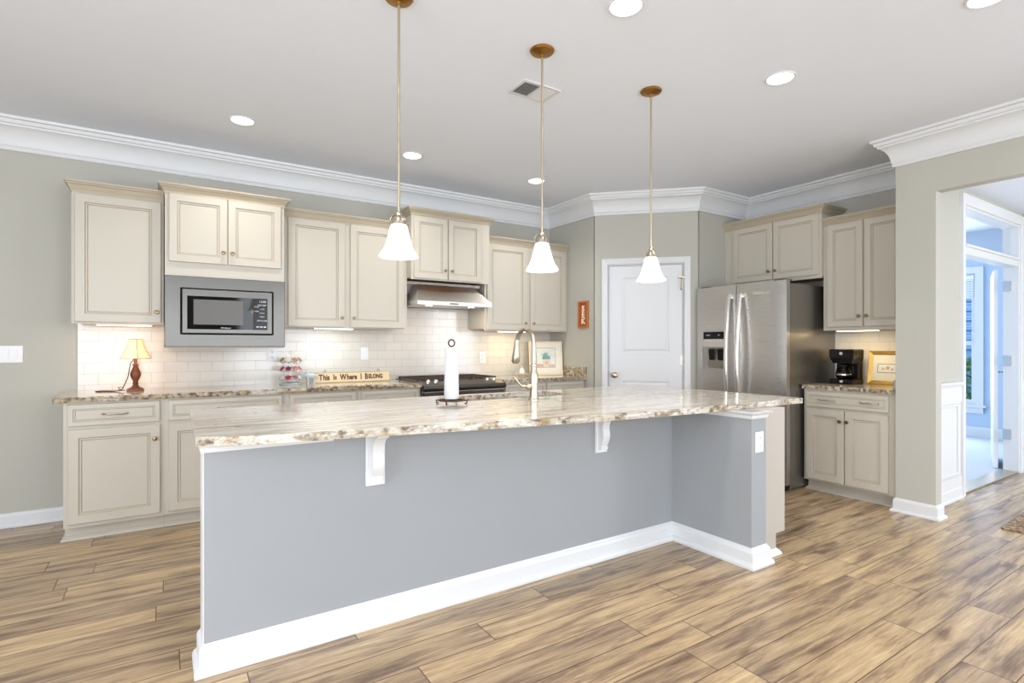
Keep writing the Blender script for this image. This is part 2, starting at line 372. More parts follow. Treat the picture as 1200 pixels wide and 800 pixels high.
        for q in range(4): s.bm.faces[n0 + 4 * (len(st) - 1) + q].material_index = g
        return s
    def build(s, name, m=None, parent=None, smooth=None):
        bmesh.ops.recalc_face_normals(s.bm, faces=s.bm.faces)
        me = bpy.data.meshes.new(name); s.bm.to_mesh(me); s.bm.free()
        if m: s.mats = s.mats or [m]
        for x in s.mats: me.materials.append(x)
        if smooth:
            me.shade_smooth(); me.set_sharp_from_angle(angle=math.radians(smooth))
        o = bpy.data.objects.new(name, me); COL.objects.link(o)
        if parent: o.parent = parent
        return o
def tag(o, label=None, cat=None, group=None, kind=None):
    for k, v in (('label', label), ('category', cat), ('group', group), ('kind', kind)):
        if v: o[k] = v
    return o
def thing(name, label, cat, loc=(0, 0, 0), rot=0, group=None):
    o = bpy.data.objects.new(name, None); o.empty_display_size = .1; COL.objects.link(o)
    o.location = loc; o.rotation_euler = (0, 0, rot)
    return tag(o, label, cat, group)
def struct(name, mb, m, smooth=None): return tag(mb.build(name, m, None, smooth), kind='structure')
def copy_tree(o, parent=None):
    c = o.copy(); COL.objects.link(c); c.parent = parent
    for ch in list(o.children): copy_tree(ch, c)
    return c
def textmesh(mb, txt, size, origin, depth=0.001, xs=1.0, rot=None, align='CENTER', bold=0):
    cu = bpy.data.curves.new('t', 'FONT'); cu.body = txt; cu.size = size; cu.align_x = align; cu.align_y = 'CENTER'; cu.extrude = depth; cu.offset = bold
    cu.resolution_u = 3
    o = bpy.data.objects.new('t', cu); COL.objects.link(o)
    dg = bpy.context.evaluated_depsgraph_get(); me = bpy.data.meshes.new_from_object(o.evaluated_get(dg))
    w = 0
    base = len(mb.bm.verts)
    mp = []
    for v in me.vertices:
        p = Vector((v.co.x * xs, -v.co.z, v.co.y))
        mp.append(mb.bm.verts.new(p + Vector(origin)))
    for f in me.polygons: mb.face([mp[i] for i in f.vertices])
    xs_ = [v.co.x * xs for v in me.vertices]
    bpy.data.objects.remove(o); bpy.data.curves.remove(cu)
    return (min(xs_), max(xs_))

# ============================================================ ROOM
WY = 5.07; CZ = 2.85; FX = 5.36; CX = 3.822; CY = 4.277; DX = 4.557; DY = 3.542; NY = 1.85; HX = 4.72; JY = 1.594
struct('floor', MB().box(-3.3, -3.7, -0.1, 7.4, 5.2, 0), M['floor'])
struct('ceiling', MB().prism([(-3.3, -3.7), (4.82, -3.7), (4.82, 1.85), (5.46, 1.85), (5.46, 5.2), (-3.3, 5.2)], CZ, CZ + .1), M['ceil'])
struct('wall_back', MB().box(-3.3, WY, 0, 3.92, WY + .1, CZ), M['wall'])
struct('wall_corner', MB().box(CX, 4.30, 0, CX + .09, WY, CZ), M['wall'])
struct('wall_alcove', MB().box(DX + .03, DY, 0, FX + .1, DY + .09, CZ), M['wall'])
struct('wall_fridge', MB().box(FX, NY, 0, FX + .1, DY, CZ), M['wall'])
# left wall with a window opening, rear wall with two
b = MB(); b.box(-3.3, -3.6, 0, -3.2, -0.6, CZ); b.box(-3.3, 1.8, 0, -3.2, WY, CZ); b.box(-3.3, -.6, 0, -3.2, 1.8, .4); b.box(-3.3, -.6, 2.5, -3.2, 1.8, CZ)
struct('wall_left', b, M['wall'])
b = MB(); b.box(-3.3, -3.7, 0, -2.2, -3.6, CZ); b.box(-.2, -3.7, 0, 1.3, -3.6, CZ); b.box(3.3, -3.7, 0, 4.82, -3.6, CZ)
for x in (-2.2, 1.3): b.box(x, -3.7, 0, x + 2.0, -3.6, .4); b.box(x, -3.7, 2.5, x + 2.0, -3.6, CZ)
struct('wall_rear', b, M['wall'])
def window_frame(name, x0, x1, z0, z1, loc, rot):
    b = MB(); y0, y1 = -.02, .05
    b.box(x0 - .08, y0, z0 - .08, x0, y1, z1 + .08); b.box(x1, y0, z0 - .08, x1 + .08, y1, z1 + .08)
    b.box(x0, y0, z1, x1, y1, z1 + .08); b.box(x0, y0 - .03, z0 - .08, x1, y1, z0)
    xm = (x0 + x1) / 2; zm = (z0 + z1) / 2
    b.box(xm - .03, .0, z0, xm + .03, .04, z1); b.box(x0, .0, zm - .02, x1, .04, zm + .02)
    o = struct(name, b, M['trim']); o.location = loc; o.rotation_euler = (0, 0, rot)
    g = MB().box(x0, .015, z0, x1, .02, z1).build('window_pane', M['glass'], o)
    return o
window_frame('window_1', -1.0, 1.0, .4, 2.5, (-1.2, -3.6, 0), PI)
window_frame('window_2', -1.0, 1.0, .4, 2.5, (2.3, -3.6, 0), PI)
window_frame('window_3', -1.2, 1.2, .4, 2.5, (-3.2, .6, 0), PI / 2)
# diagonal pantry wall, local frame: x along the wall, front faces -y
DR = -PI / 4; DL = (CX, CY, 0); DLEN = math.hypot(DX - CX, DY - CY)
b = MB(); b.box(0, 0, 0, .145, .09, CZ); b.box(.895, 0, 0, DLEN, .09, CZ); b.box(.145, 0, 2.115, .895, .09, CZ)
w = struct('wall_pantry', b, M['wall']); w.location = DL; w.rotation_euler = (0, 0, DR)
# header wall over the wide hall opening and its column
b = MB(); b.box(HX, JY, 0, HX + .1, NY, CZ); b.box(HX, -1.7, 2.4, HX + .1, JY, CZ); b.box(HX, -3.6, 0, HX + .1, -1.7, CZ)
struct('wall_opening', b, M['wall'])
b = MB(); b.box(HX + .1, 1.73, 0, 5.70, NY, CZ); b.box(5.70, 1.73, 2.47, 7.17, NY, CZ); b.box(7.17, 1.73, 0, 7.4, NY, CZ)
struct('wall_hall', b, M['wall'])
struct('wall_hall_end', MB().box(7.27, -2.1, 0, 7.37, 1.73, 2.7), M['wall'])
b = MB(); b.box(4.82, -2.1, 0, 5.4, -2.0, 2.6); b.box(6.8, -2.1, 0, 7.27, -2.0, 2.6); b.box(5.4, -2.1, 2.45, 6.8, -2.0, 2.6)
struct('wall_hall_rear', b, M['wall'])
struct('ceiling_hall', MB().box(4.82, -2.1, 2.6, 7.27, 1.73, 2.7), M['ceil'])
# office
struct('floor_office', MB().box(5.46, 1.85, -.1, 9.5, 5.6, .012), M['carpet'])
struct('ceiling_office', MB().box(5.46, 1.85, CZ, 9.5, 5.6, CZ + .1), M['ceil'])
b = MB(); b.box(9.4, 1.85, 0, 9.5, 2.72, CZ); b.box(9.4, 2.72, 0, 9.5, 3.5, .45); b.box(9.4, 2.72, 2.27, 9.5, 3.5, CZ); b.box(9.4, 3.5, 0, 9.5, 5.6, CZ)
struct('wall_office_right', b, M['wall_blue'])
struct('wall_office_back', MB().box(5.46, 5.5, 0, 9.4, 5.6, CZ), M['wall_blue'])
struct('wall_office_left', MB().box(5.46, 1.86, 0, 5.5, 5.5, CZ), M['wall_blue'])
struct('wall_office_front', MB().box(7.30, 1.851, 0, 9.4, 1.88, CZ), M['wall_blue'])
# crown moulding of the kitchen: one mitred run
CP = [(0, 2.64), (.014, 2.64), (.018, 2.652), (.016, 2.664), (.022, 2.672), (.026, 2.70), (.036, 2.735), (.055, 2.768), (.078, 2.786), (.090, 2.790), (.092, 2.802), (.104, 2.806), (.112, 2.828), (.126, 2.832), (.130, 2.85), (0, 2.85)]
path = [(-3.2, -3.6), (-3.2, WY), (CX, WY), (CX, CY), (DX, DY), (FX, DY), (FX, NY), (HX, NY), (HX, -3.6)]
struct('trim_1', MB().sweep(path, CP, closed=True), M['trim'], 25)
# baseboards
BP = [(0, 0), (.026, 0), (.026, .012), (.022, .020), (.014, .024), (.014, .078), (.010, .088), (.004, .096), (0, .098)]
struct('baseboard_back', MB().sweep([(-3.2, -3.6), (-3.2, WY), (-.545, WY)], BP), M['trim'])
struct('baseboard_pantry', MB().sweep([(CX, 4.38), (CX, CY), (CX + .05, CY - .05)], BP), M['trim'])
BPC = [(0, 0), (.030, 0), (.030, .012), (.024, .02), (.014, .024), (.014, .082), (.010, .094), (.004, .102), (0, .104)]
struct('baseboard_column', MB().sweep([(HX + .02, NY), (HX, NY), (HX, JY), (HX + .1, JY), (HX + .1, 1.69)], BPC), M['trim'])
struct('baseboard_rear', MB().sweep([(HX, -1.7), (HX, -3.6), (-3.2, -3.6)], BP), M['trim'])
struct('baseboard_office', MB().sweep([(5.5, 5.5), (9.4, 5.5), (9.4, 1.9)], [(0, .012), (.014, .012), (.014, .13), (.004, .15), (0, .15)]), M['trim'])

# pantry door (casing, slab with two moulded panels)
CS = [(0, 0), (0, .010), (.006, .014), (.03, .012), (.055, .018), (.062, .018), (.066, 0)]
def door_panels(b, x0, x1, z0, z1, y, t, rects):
    """slab facing -y with sunk moulded panels cut as rings in the front face"""
    xs = [x0] + sorted({v for r in rects for v in r[:2]}) + [x1]; zs = sorted({z0, z1} | {v for r in rects for v in r[2:]})
    vd = {}
    def V(x, z, d=0.0):
        k = (round(x, 5), round(z, 5), d)
        if k not in vd: vd[k] = b.bm.verts.new((x, y - t + d, z))
        return vd[k]
    for i in range(len(xs) - 1):
        for j in range(len(zs) - 1):
            if any(abs(xs[i] - r[0]) < 1e-6 and abs(zs[j] - r[2]) < 1e-6 for r in rects): continue
            b.face([V(xs[i], zs[j]), V(xs[i + 1], zs[j]), V(xs[i + 1], zs[j + 1]), V(xs[i], zs[j + 1])])
    for r in rects:
        prev = [V(r[0], r[2]), V(r[1], r[2]), V(r[1], r[3]), V(r[0], r[3])]
        for ins, d in ((.008, .007), (.018, .007), (.034, .001), (.040, .001)):
            q = [b.bm.verts.new((px, y - t + d, pz)) for px, pz in ((r[0] + ins, r[2] + ins), (r[1] - ins, r[2] + ins), (r[1] - ins, r[3] - ins), (r[0] + ins, r[3] - ins))]
            for k in range(4): b.face([prev[k], prev[(k + 1) % 4], q[(k + 1) % 4], q[k]])
            prev = q
        b.face(prev)
    a = [b.bm.verts.new(p) for p in ((x0, y, z0), (x1, y, z0), (x1, y, z1), (x0, y, z1))]
    f = [b.bm.verts.new(p) for p in ((x0, y - t, z0), (x1, y - t, z0), (x1, y - t, z1), (x0, y - t, z1))]
    for k in range(4): b.face([a[k], a[(k + 1) % 4], f[(k + 1) % 4], f[k]])
    b.face(a)
b = MB(); door_panels(b, .151, .889, .01, 2.105, .055, .035, [(.285, .755, 1.20, 1.985), (.285, .755, .22, .90)])
pd = struct('door_1', b, M['door']); pd.location = DL; pd.rotation_euler = (0, 0, DR)
b = MB(); b.sweep([(.137, 0), (.137, 2.118), (.903, 2.118), (.903, 0)][::-1], [(o, h) for o, h in CS], plane='xz')
cs = b.build('door_casing', M['trim'], pd)
b = MB(); b.box(.137, .0, 0, .149, .08, 2.12); b.box(.891, .0, 0, .903, .08, 2.12); b.box(.149, .0, 2.108, .891, .08, 2.12); b.build('door_jamb', M['trim'], pd)
b = MB(); b.lathe([(.001, .018), (.030, .018), (.032, .012), (.024, .004), (.012, .0), (.012, -.03), (.024, -.036), (.032, -.048), (.030, -.064), (.016, -.074), (.001, -.075)], (.205, 0, .965), 20, 'y')
b.build('door_knob', M['nickel'], pd, 40)
for z in (1.90, 1.12, .28):
    b = MB(); b.lathe([(.001, z - .05), (.007, z - .05), (.007, z + .05), (.001, z + .05)], (.889, .012, 0), 10); b.box(.872, .016, z - .045, .889, .021, z + .045); b.build('door_hinge', M['nickel'], pd)
b = MB(); b.box(.845, -.004, 1.965, .905, .016, 1.985, .003); b.tube([(.875, -.002, 1.97), (.872, -.022, 1.95), (.872, -.02, 1.86), (.872, -.01, 1.84)], .005); b.build('door_hook', M['nickel'], pd)

# hall: double doorway with transom to the office
b = MB()
b.sweep([(7.17, 0.0), (7.17, 2.47), (5.70, 2.47), (5.70, 0.0)], [(0, -1.73), (0, -1.716), (.012, -1.71), (.07, -1.712), (.085, -1.704), (.09, -1.73)], plane='xz')
b.box(5.70, 1.73, 0, 5.72, NY, 2.47); b.box(7.15, 1.73, 0, 7.17, NY, 2.47); b.box(5.72, 1.73, 2.45, 7.15, NY, 2.47)
b.box(5.72, 1.735, 2.06, 7.15, NY - .01, 2.13); b.box(5.72, 1.715, 2.12, 7.15, 1.735, 2.14)
struct('trim_2', b, M['trim'])
tr = struct('window_4', MB().box(5.72, 1.79, 2.13, 7.15, 1.795, 2.45), M['glass'])
struct('trim_3', MB().box(5.72, 1.73, 0, 7.15, NY + .02, .016, .004), M['nickel'])
# open office door leaf, hinged on the far jamb
lf = struct('door_2', MB(), M['door']); lf.location = (7.17, 1.893, 0.018); lf.rotation_euler = (0, 0, math.radians(17))
b = MB(); door_panels(b, 0, .71, 0, 2.03, .035, .035, [(.12, .59, 1.15, 1.90), (.12, .59, .2, .90)])
bmesh.ops.recalc_face_normals(b.bm, faces=b.bm.faces); b.bm.to_mesh(lf.data); b.bm.free()
b = MB(); b.tube([(.65, 0, .96), (.65, -.05, .96), (.56, -.055, .96)], .009); b.lathe([(.001, -.008), (.028, -.008), (.028, 0), (.001, 0)], (.65, 0, .96), 16, 'y'); b.build('door_handle', M['nickel'], lf)
for z in (1.87, 1.12, .38):
    b = MB(); b.box(7.12, NY - .07, z - .05, 7.1505, NY - .005, z + .05); hp = tag(b.build('door_hinge', M['chrome'], lf)); hp.matrix_parent_inverse = Matrix.Identity(4)
    hp.parent = lf; hp.matrix_parent_inverse = (Matrix.Translation(lf.location) @ Matrix.Rotation(math.radians(17), 4, 'Z')).inverted()
    b2 = None
# wainscot: chair rail, stiles and panel moulding, on both hall walls
def wainscot(name, L, loc, rot, panels):
    b = MB(); b.box(0, -.010, 0, L, 0, .93)
    b.sweep([(0, 0), (L, 0)], [(0, 0), (.028, 0), (.028, .012), (.018, .024), (.018, .10), (.012, .13), (0, .13)][:0] + [(.01, 0), (.034, 0), (.034, .012), (.024, .022), (.024, .085), (.018, .10), (.01, .104)])
    b.sweep([(0, 0), (L, 0)], [(0, .92), (.018, .92), (.022, .935), (.030, .945), (.036, .958), (.036, .970), (0, .975)])
    b.box(0, -.02, .80, L, -.01, .92); b.box(0, -.02, .10, L, -.01, .19)
    for x0, x1 in panels:
        b.sweep([(x0, .22), (x1, .22), (x1, .77), (x0, .77)], [(0, .010), (0, .02), (.006, .024), (.014, .022), (.02, .016), (.022, .010)], plane='xz', closed=True)
    for x0, x1 in panels: b.box(x0 - .06, -.02, .19, x0 - .03, -.01, .80)
    o = struct(name, b, M['trim']); o.location = loc; o.rotation_euler = (0, 0, rot)
wainscot('trim_4', .785, (4.822, 1.73, 0), 0, [(.10, .70)])
wainscot('trim_5', 3.6, (7.27, 1.71, 0), -PI / 2, [(.12, .80), (.95, 1.65), (1.8, 2.6)])

# office window with blind; outdoors beyond
b = MB()
b.box(9.375, 2.63, .37, 9.4, 2.72, 2.36); b.box(9.375, 3.5, .37, 9.4, 3.59, 2.36); b.box(9.375, 2.72, 2.27, 9.4, 3.5, 2.36)
b.box(9.36, 2.60, .42, 9.41, 3.62, .455); b.box(9.38, 2.63, .34, 9.4, 3.59, .42)
b.box(9.42, 2.72, .455, 9.46, 2.77, 2.27); b.box(9.42, 3.45, .455, 9.46, 3.5, 2.27); b.box(9.42, 2.77, 2.22, 9.46, 3.45, 2.27); b.box(9.42, 2.77, .455, 9.46, 3.45, .52); b.box(9.42, 2.77, 1.28, 9.46, 3.45, 1.34)
ow = struct('window_5', b, M['trim'])
MB().box(9.44, 2.77, .5, 9.444, 3.45, 2.22).build('window_pane', M['glass'], ow)
bl = MB(); bl.box(9.405, 2.74, 2.19, 9.415 + .03, 3.48, 2.25)
for i in range(11): bl.box(9.405, 2.745, 1.93 + i * .024, 9.418, 3.475, 1.945 + i * .024)
for i in range(14): bl.extr([(2.745, 1.90 - i * .045), (3.475, 1.90 - i * .045), (3.475, 1.903 - i * .045), (2.745, 1.903 - i * .045)], 'x', 9.405, 9.43)
tag(bl.build('window_blind', M['blind']), 'white slatted blind half lowered in the blue office window', 'blind')
b = MB()
for i in range(26): b.extr([(14.0, i * .2), (13.97, i * .2), (14.0, i * .2 + .2)], 'y', -1, 9)
h = b
# siding courses: stacked wedges
b.bm.free(); b = MB()
for i in range(26):
    z = -.2 + i * .2
    vs = [(14.0, -2, z), (13.95, -2, z), (14.0, -2, z + .2)]; ve = [(x, 10, zz) for x, _, zz in vs]
    b.loft([vs, ve])
tag(b.build('neighbour_house_wall', M['siding']), 'blue sided wall of the house seen through the office window', 'house')
struct('ground', MB().box(9.6, -4, -.3, 15, 12, -.2), M['grass'])
b = MB(); rnd = random.Random(3)
for i in range(900):
    a, c = rnd.uniform(0, 2 * PI), rnd.uniform(-.2, 1); r = .55 * rnd.uniform(.7, 1); cs_ = math.sqrt(max(0, 1 - c * c))
    p = Vector((11.3 + r * cs_ * math.cos(a), 3.35 + r * 1.3 * cs_ * math.sin(a), .35 + .75 * c * rnd.uniform(.8, 1)))
    u = Vector((rnd.uniform(-1, 1), rnd.uniform(-1, 1), rnd.uniform(-1, 1))).normalized(); v = u.orthogonal().normalized()
    vs = [b.bm.verts.new(p + u * .06), b.bm.verts.new(p + v * .03), b.bm.verts.new(p - u * .06), b.bm.verts.new(p - v * .03)]; b.face(vs)
b.tube([(11.3, 3.35, -.2), (11.3, 3.35, .5)], .03)
tag(b.build('garden_shrub', M['leaf']), 'green leafy shrub outside the lower pane of the office window', 'shrub')

# ============================================================ CABINETRY
def knob(x, z, parent, y=-.02):
    b = MB(); b.lathe([(.001, y + .001), (.008, y), (.006, y - .006), (.006, y - .014), (.013, y - .018), (.015, y - .024), (.012, y - .029), (.001, y - .031)], (x, 0, z), 14, 'y')
    return b.build('knob', M['knob'], parent, 40)
def pull(x, z, parent, y=-.02, L=.13):
    b = MB(); h = L / 2
    b.tube([(x - h, y, z), (x - h + .004, y - .016, z + .002), (x - h * .6, y - .026, z - .004), (x, y - .027, z + .002), (x + h * .6, y - .026, z - .004), (x + h - .004, y - .016, z + .002), (x + h, y, z)], .005, 8, [.007, .005, .0045, .006, .0045, .005, .007])
    return b.build('pull', M['nickel'], parent, 50)
def cabinet(label, loc, rot, w, d, z0, z1, doors, drawers=(), toe=False, crown=None, ends=(True, True), cat='cabinet', group=None, name='wall_cabinet', fr=.055, shoe=None, rawbottom=True):
    t = thing(name, label, cat, (loc[0], loc[1], z0), rot, group)
    b = MB(); b.use(M['cream'])
    if toe:
        b.box(.0, 0, .095, w, d, z1 - z0); b.box(0, .07, 0, w, d, .095)
    else:
        b.box(0, 0, 0, w, d, z1 - z0)
        b.use(M['cream']); b.box(0, 0, -.018, w, .02, 0)
        if rawbottom:
            b.use(M['raw']); b.box(.018, .021, -.004, w - .018, d, -.0005)
    b.build('cabinet_body', None, t)
    for x0, x1, a, c, kx, kz in doors:
        o = MB().panel(x0, x1, a - z0, c - z0, 0, fr=fr).build('cabinet_door', None, t)
        if kx is not None: knob(kx, kz - z0, o)
    for x0, x1, a, c, ps in drawers:
        o = MB().panel(x0, x1, a - z0, c - z0, 0, fr=.028, style='drawer').build('drawer_front', None, t)
        for px in ps: pull(px, (a + c) / 2 - z0, o)
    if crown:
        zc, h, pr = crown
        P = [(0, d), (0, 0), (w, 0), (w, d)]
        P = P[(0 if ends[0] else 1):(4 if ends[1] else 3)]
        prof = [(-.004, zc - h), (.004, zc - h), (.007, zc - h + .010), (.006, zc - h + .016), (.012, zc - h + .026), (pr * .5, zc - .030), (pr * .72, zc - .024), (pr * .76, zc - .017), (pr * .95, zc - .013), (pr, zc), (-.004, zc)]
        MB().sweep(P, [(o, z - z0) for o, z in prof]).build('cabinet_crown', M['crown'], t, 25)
    if shoe:
        P = shoe
        MB().sweep(P, [(0, 0), (.022, 0), (.018, .010), (.008, .020), (0, .028)]).build('shoe_moulding', M['cream'], t)
    return t
# ---- base run, back wall
BF = 4.44; BD = WY - BF; CT = .94; CB = .904
def base(label, x0, x1, doors, drawers, **k):
    return cabinet(label, (x0, BF, 0), 0, x1 - x0 - .001, BD - .001, 0, CB, [(a - x0, c - x0, z0, z1, (kx - x0) if kx is not None else None, kz) for a, c, z0, z1, kx, kz in doors],
                   [(a - x0, c - x0, z0, z1, [p - x0 for p in ps]) for a, c, z0, z1, ps in drawers], toe=True, name='base_cabinet', group='cream base cabinets along the back wall', **k)
base('cream base cabinet at the left end of the back run, one drawer over one door', -.541, 0.0, [(-.519, -.022, .119, .729, -.052, .635)], [(-.519, -.024, .750, .890, [-.272])], shoe=[(0, BD - .003), (0, .07), (.540, .07)])
base('wide cream base cabinet below the microwave, partly behind the island corner', 0.0, .792, [(.024, .388, .119, .729, .36, .635), (.400, .764, .119, .729, .43, .635)], [(.024, .764, .750, .890, [.394])], shoe=[(0, .07), (.791, .07)])
base('cream base cabinet below the wooden sign, seen over the island top', .792, 1.355, [(.820, 1.331, .119, .729, .86, .635)], [(.820, 1.331, .750, .890, [1.075])], shoe=[(0, .07), (.562, .07)])
base('cream base cabinet immediately left of the range', 1.355, 1.912, [(1.380, 1.890, .119, .729, 1.42, .635)], [(1.380, 1.890, .750, .890, [1.63])], shoe=[(0, .07), (.556, .07)])
base('cream base cabinet right of the range, below the framed print', 2.775, CX - .002, [(2.795, 3.285, .119, .729, 3.25, .635), (3.305, 3.79, .119, .729, 3.34, .635)], [(2.795, 3.285, .750, .890, [3.04]), (3.305, 3.79, .750, .890, [3.55])], shoe=[(0, .07), (1.04, .07)])
# ---- uppers, back wall
def upper(label, x0, x1, yf, z0, z1, doors, crown, ends, fr=.055, **k):
    return cabinet(label, (x0, yf, 0), 0, x1 - x0 - .001, WY - yf - .001, z0, z1, [(a - x0, c - x0, zz, z2, kx - x0, kz) for a, c, zz, z2, kx, kz in doors], crown=crown, ends=ends, fr=fr, group='cream wall cabinets along the back wall', **k)
upper('tall single-door wall cabinet at the far left, above the little lamp', -.534, -.001, 4.74, 1.443, 2.345, [(-.516, -.018, 1.437, 2.322, -.046, 1.515)], (2.410, .078, .042), (True, False))
mc = upper('two-door wall cabinet above the built-in microwave', 0.005, .812, 4.62, 1.27, 2.395, [(.030, .404, 1.885, 2.378, .376, 1.970), (.411, .785, 1.885, 2.378, .438, 1.970)], (2.448, .072, .045), (True, True), fr=.05, rawbottom=False)
upper('two-door wall cabinet above the wooden sign, between microwave and hood', .818, 1.906, 4.74, 1.443, 2.345, [(.860, 1.326, 1.432, 2.336, 1.298, 1.512), (1.374, 1.874, 1.432, 2.336, 1.402, 1.512)], (2.410, .078, .042), (False, False))
upper('short raised two-door wall cabinet above the range hood', 1.908, 2.742, 4.64, 1.905, 2.495, [(1.930, 2.272, 1.897, 2.470, 2.242, 1.980), (2.280, 2.640, 1.897, 2.470, 2.312, 1.980)], (2.545, .068, .045), (True, True), fr=.05)
upper('two-door wall cabinet right of the range hood, ending at the corner wall', 2.744, CX - .002, 4.74, 1.443, 2.335, [(2.768, 3.262, 1.435, 2.316, 3.230, 1.508), (3.304, 3.785, 1.435, 2.316, 3.338, 1.508)], (2.395, .072, .042), (False, False))
# ---- fridge wall (front faces -x): local x runs towards -Y
R90 = -PI / 2
FD = FX - 5.0
def yl(y0, y): return y0 - y
y0 = DY - .002
cabinet('two-door wall cabinet above the refrigerator with a projecting crown', (5.0, y0, 0), R90, y0 - 2.545, FD - .001, 1.905, 2.485, [(yl(y0, 3.434), yl(y0, 3.008), 1.918, 2.490 - .02, yl(y0, 3.039), 1.997), (yl(y0, 2.997), yl(y0, 2.566), 1.918, 2.470, yl(y0, 2.968), 1.997)], crown=(2.550, .080, .05), ends=(False, True), group='cream wall cabinets along the fridge wall', fr=.05)
y1 = 2.543
cabinet('two-door wall cabinet above the coffee maker, cut off by the column', (5.03, y1, 0), R90, y1 - NY - .002, FX - 5.03 - .001, 1.425, 2.355, [(yl(y1, 2.505), yl(y1, 2.212), 1.437, 2.35, yl(y1, 2.236), 1.525), (yl(y1, 2.200), yl(y1, 1.905), 1.437, 2.35, yl(y1, 2.176), 1.525)], crown=(2.418, .072, .042), ends=(False, False), group='cream wall cabinets along the fridge wall', fr=.05)
y2 = 2.575
cabinet('cream base cabinet beside the column, two drawer pulls over two doors', (4.765, y2, 0), R90, y2 - NY - .002, FX - 4.765 - .001, 0, .893, [(yl(y2, 2.552), yl(y2, 2.240), .112, .722, yl(y2, 2.264), .636), (yl(y2, 2.230), yl(y2, 1.912), .112, .722, yl(y2, 2.208), .636)], drawers=[(yl(y2, 2.552), yl(y2, 1.908), .742, .872, [yl(y2, 2.375), yl(y2, 2.045)])], toe=True, name='base_cabinet', shoe=[(0, .5), (0, .07), (y2 - NY - .002, .07)])
# ============================================================ COUNTERS AND BACKSPLASH
def slab(b, pts, z0, z1): b.prism(pts, z0, z1)
b = MB(); slab(b, [(-.59, 4.405), (1.914, 4.405), (1.914, WY - .002), (-.59, WY - .002)], CB, CT)
tag(b.build('countertop', M['granite_back']), 'granite countertop of the back run left of the range, under the lamp', 'countertop')
ct = thing('countertop', 'short granite countertop right of the range with a granite side splash', 'countertop', (2.773, 4.405, CB))
b = MB(); slab(b, [(0, 0), (CX - 2.775, 0), (CX - 2.775, WY - 4.407), (0, WY - 4.407)], 0, CT - CB); b.build('countertop_slab', M['granite_back'], ct)
b = MB(); b.box(CX - 2.773 - .024, .0, CT - CB + .0005, CX - 2.773 - .002, WY - 4.405 - .012, CT - CB + .10, .002); b.build('side_splash', M['granite_back'], ct)
b = MB(); b.box(4.738, NY + .002, .893, FX - .002, 2.582, .928)
tag(b.build('countertop', M['granite_back']), 'small granite countertop under the coffee maker beside the column', 'countertop')
b = MB(); b.box(-.534, WY - .009, CT, CX - .001, WY - .0005, 1.443); b.box(1.93, WY - .009, 1.443, 2.72, WY - .0005, 1.9)
struct('wall_tile_back', b, M['tile_x'])
struct('wall_tile_side', MB().box(FX - .009, NY + .001, .928, FX - .0005, 2.60, 1.43), M['tile_y'])

# ============================================================ ISLAND
ISL = thing('kitchen_island', 'long kitchen island with grey knee wall, white baseboard and corbels', 'kitchen island', (0, 0, 0))
IX0, IX1, IY0, IY1 = .130, 2.955, 2.392, 2.55
WX0 = 2.814; WY0 = 1.822; IH = .89
pts = [(IX0, IY0), (WX0, IY0), (WX0, WY0), (IX1, WY0), (IX1, IY1), (IX0, IY1)]
MB().prism(pts, 0, IH - .001).build('knee_wall', M['island'], ISL)
IB = [(.0005, 0), (.034, 0), (.034, .014), (.028, .026), (.018, .032), (.018, .088), (.014, .098), (.006, .106), (.004, .112), (.0005, .114)]
ipath = [(IX1 - .0, IY0 + .0)]
MB().sweep([(IX1, WY0 + .06), (IX1, WY0), (WX0, WY0), (WX0, IY0), (IX0, IY0), (IX0, IY1)][::-1], IB).build('island_baseboard', M['trim'], ISL)
# cabinet boxes behind the knee wall; toe kick along the far side
b = MB(); b.box(.20, IY1, .1, 1.50, 3.19, IH - .002); b.box(.20, IY1, 0, 1.50, 3.12, .1)
b.box(1.50, 3.17, .1, 2.50, 3.19, IH - .002); b.box(1.50, IY1, .0, 2.50, 3.12, .12)
b.box(2.50, IY1 + .001, .1, 2.955, 3.19, IH - .002); b.box(2.50, IY1 + .001, 0, 2.955, 3.12, .1)
b.box(2.9555, 1.872, .122, 3.239, 3.19, IH - .002, .002); b.box(2.9555, 1.874, 0, 3.146, 3.12, .122)
b.build('island_cabinet', M['endpanel'], ISL)
MB().sweep([(2.99, 1.872), (3.146, 1.872), (3.146, 3.1)][:3], [(.0005, 0), (.024, 0), (.022, .010), (.012, .024), (.0005, .034)]).build('shoe_moulding', M['trim'], ISL)
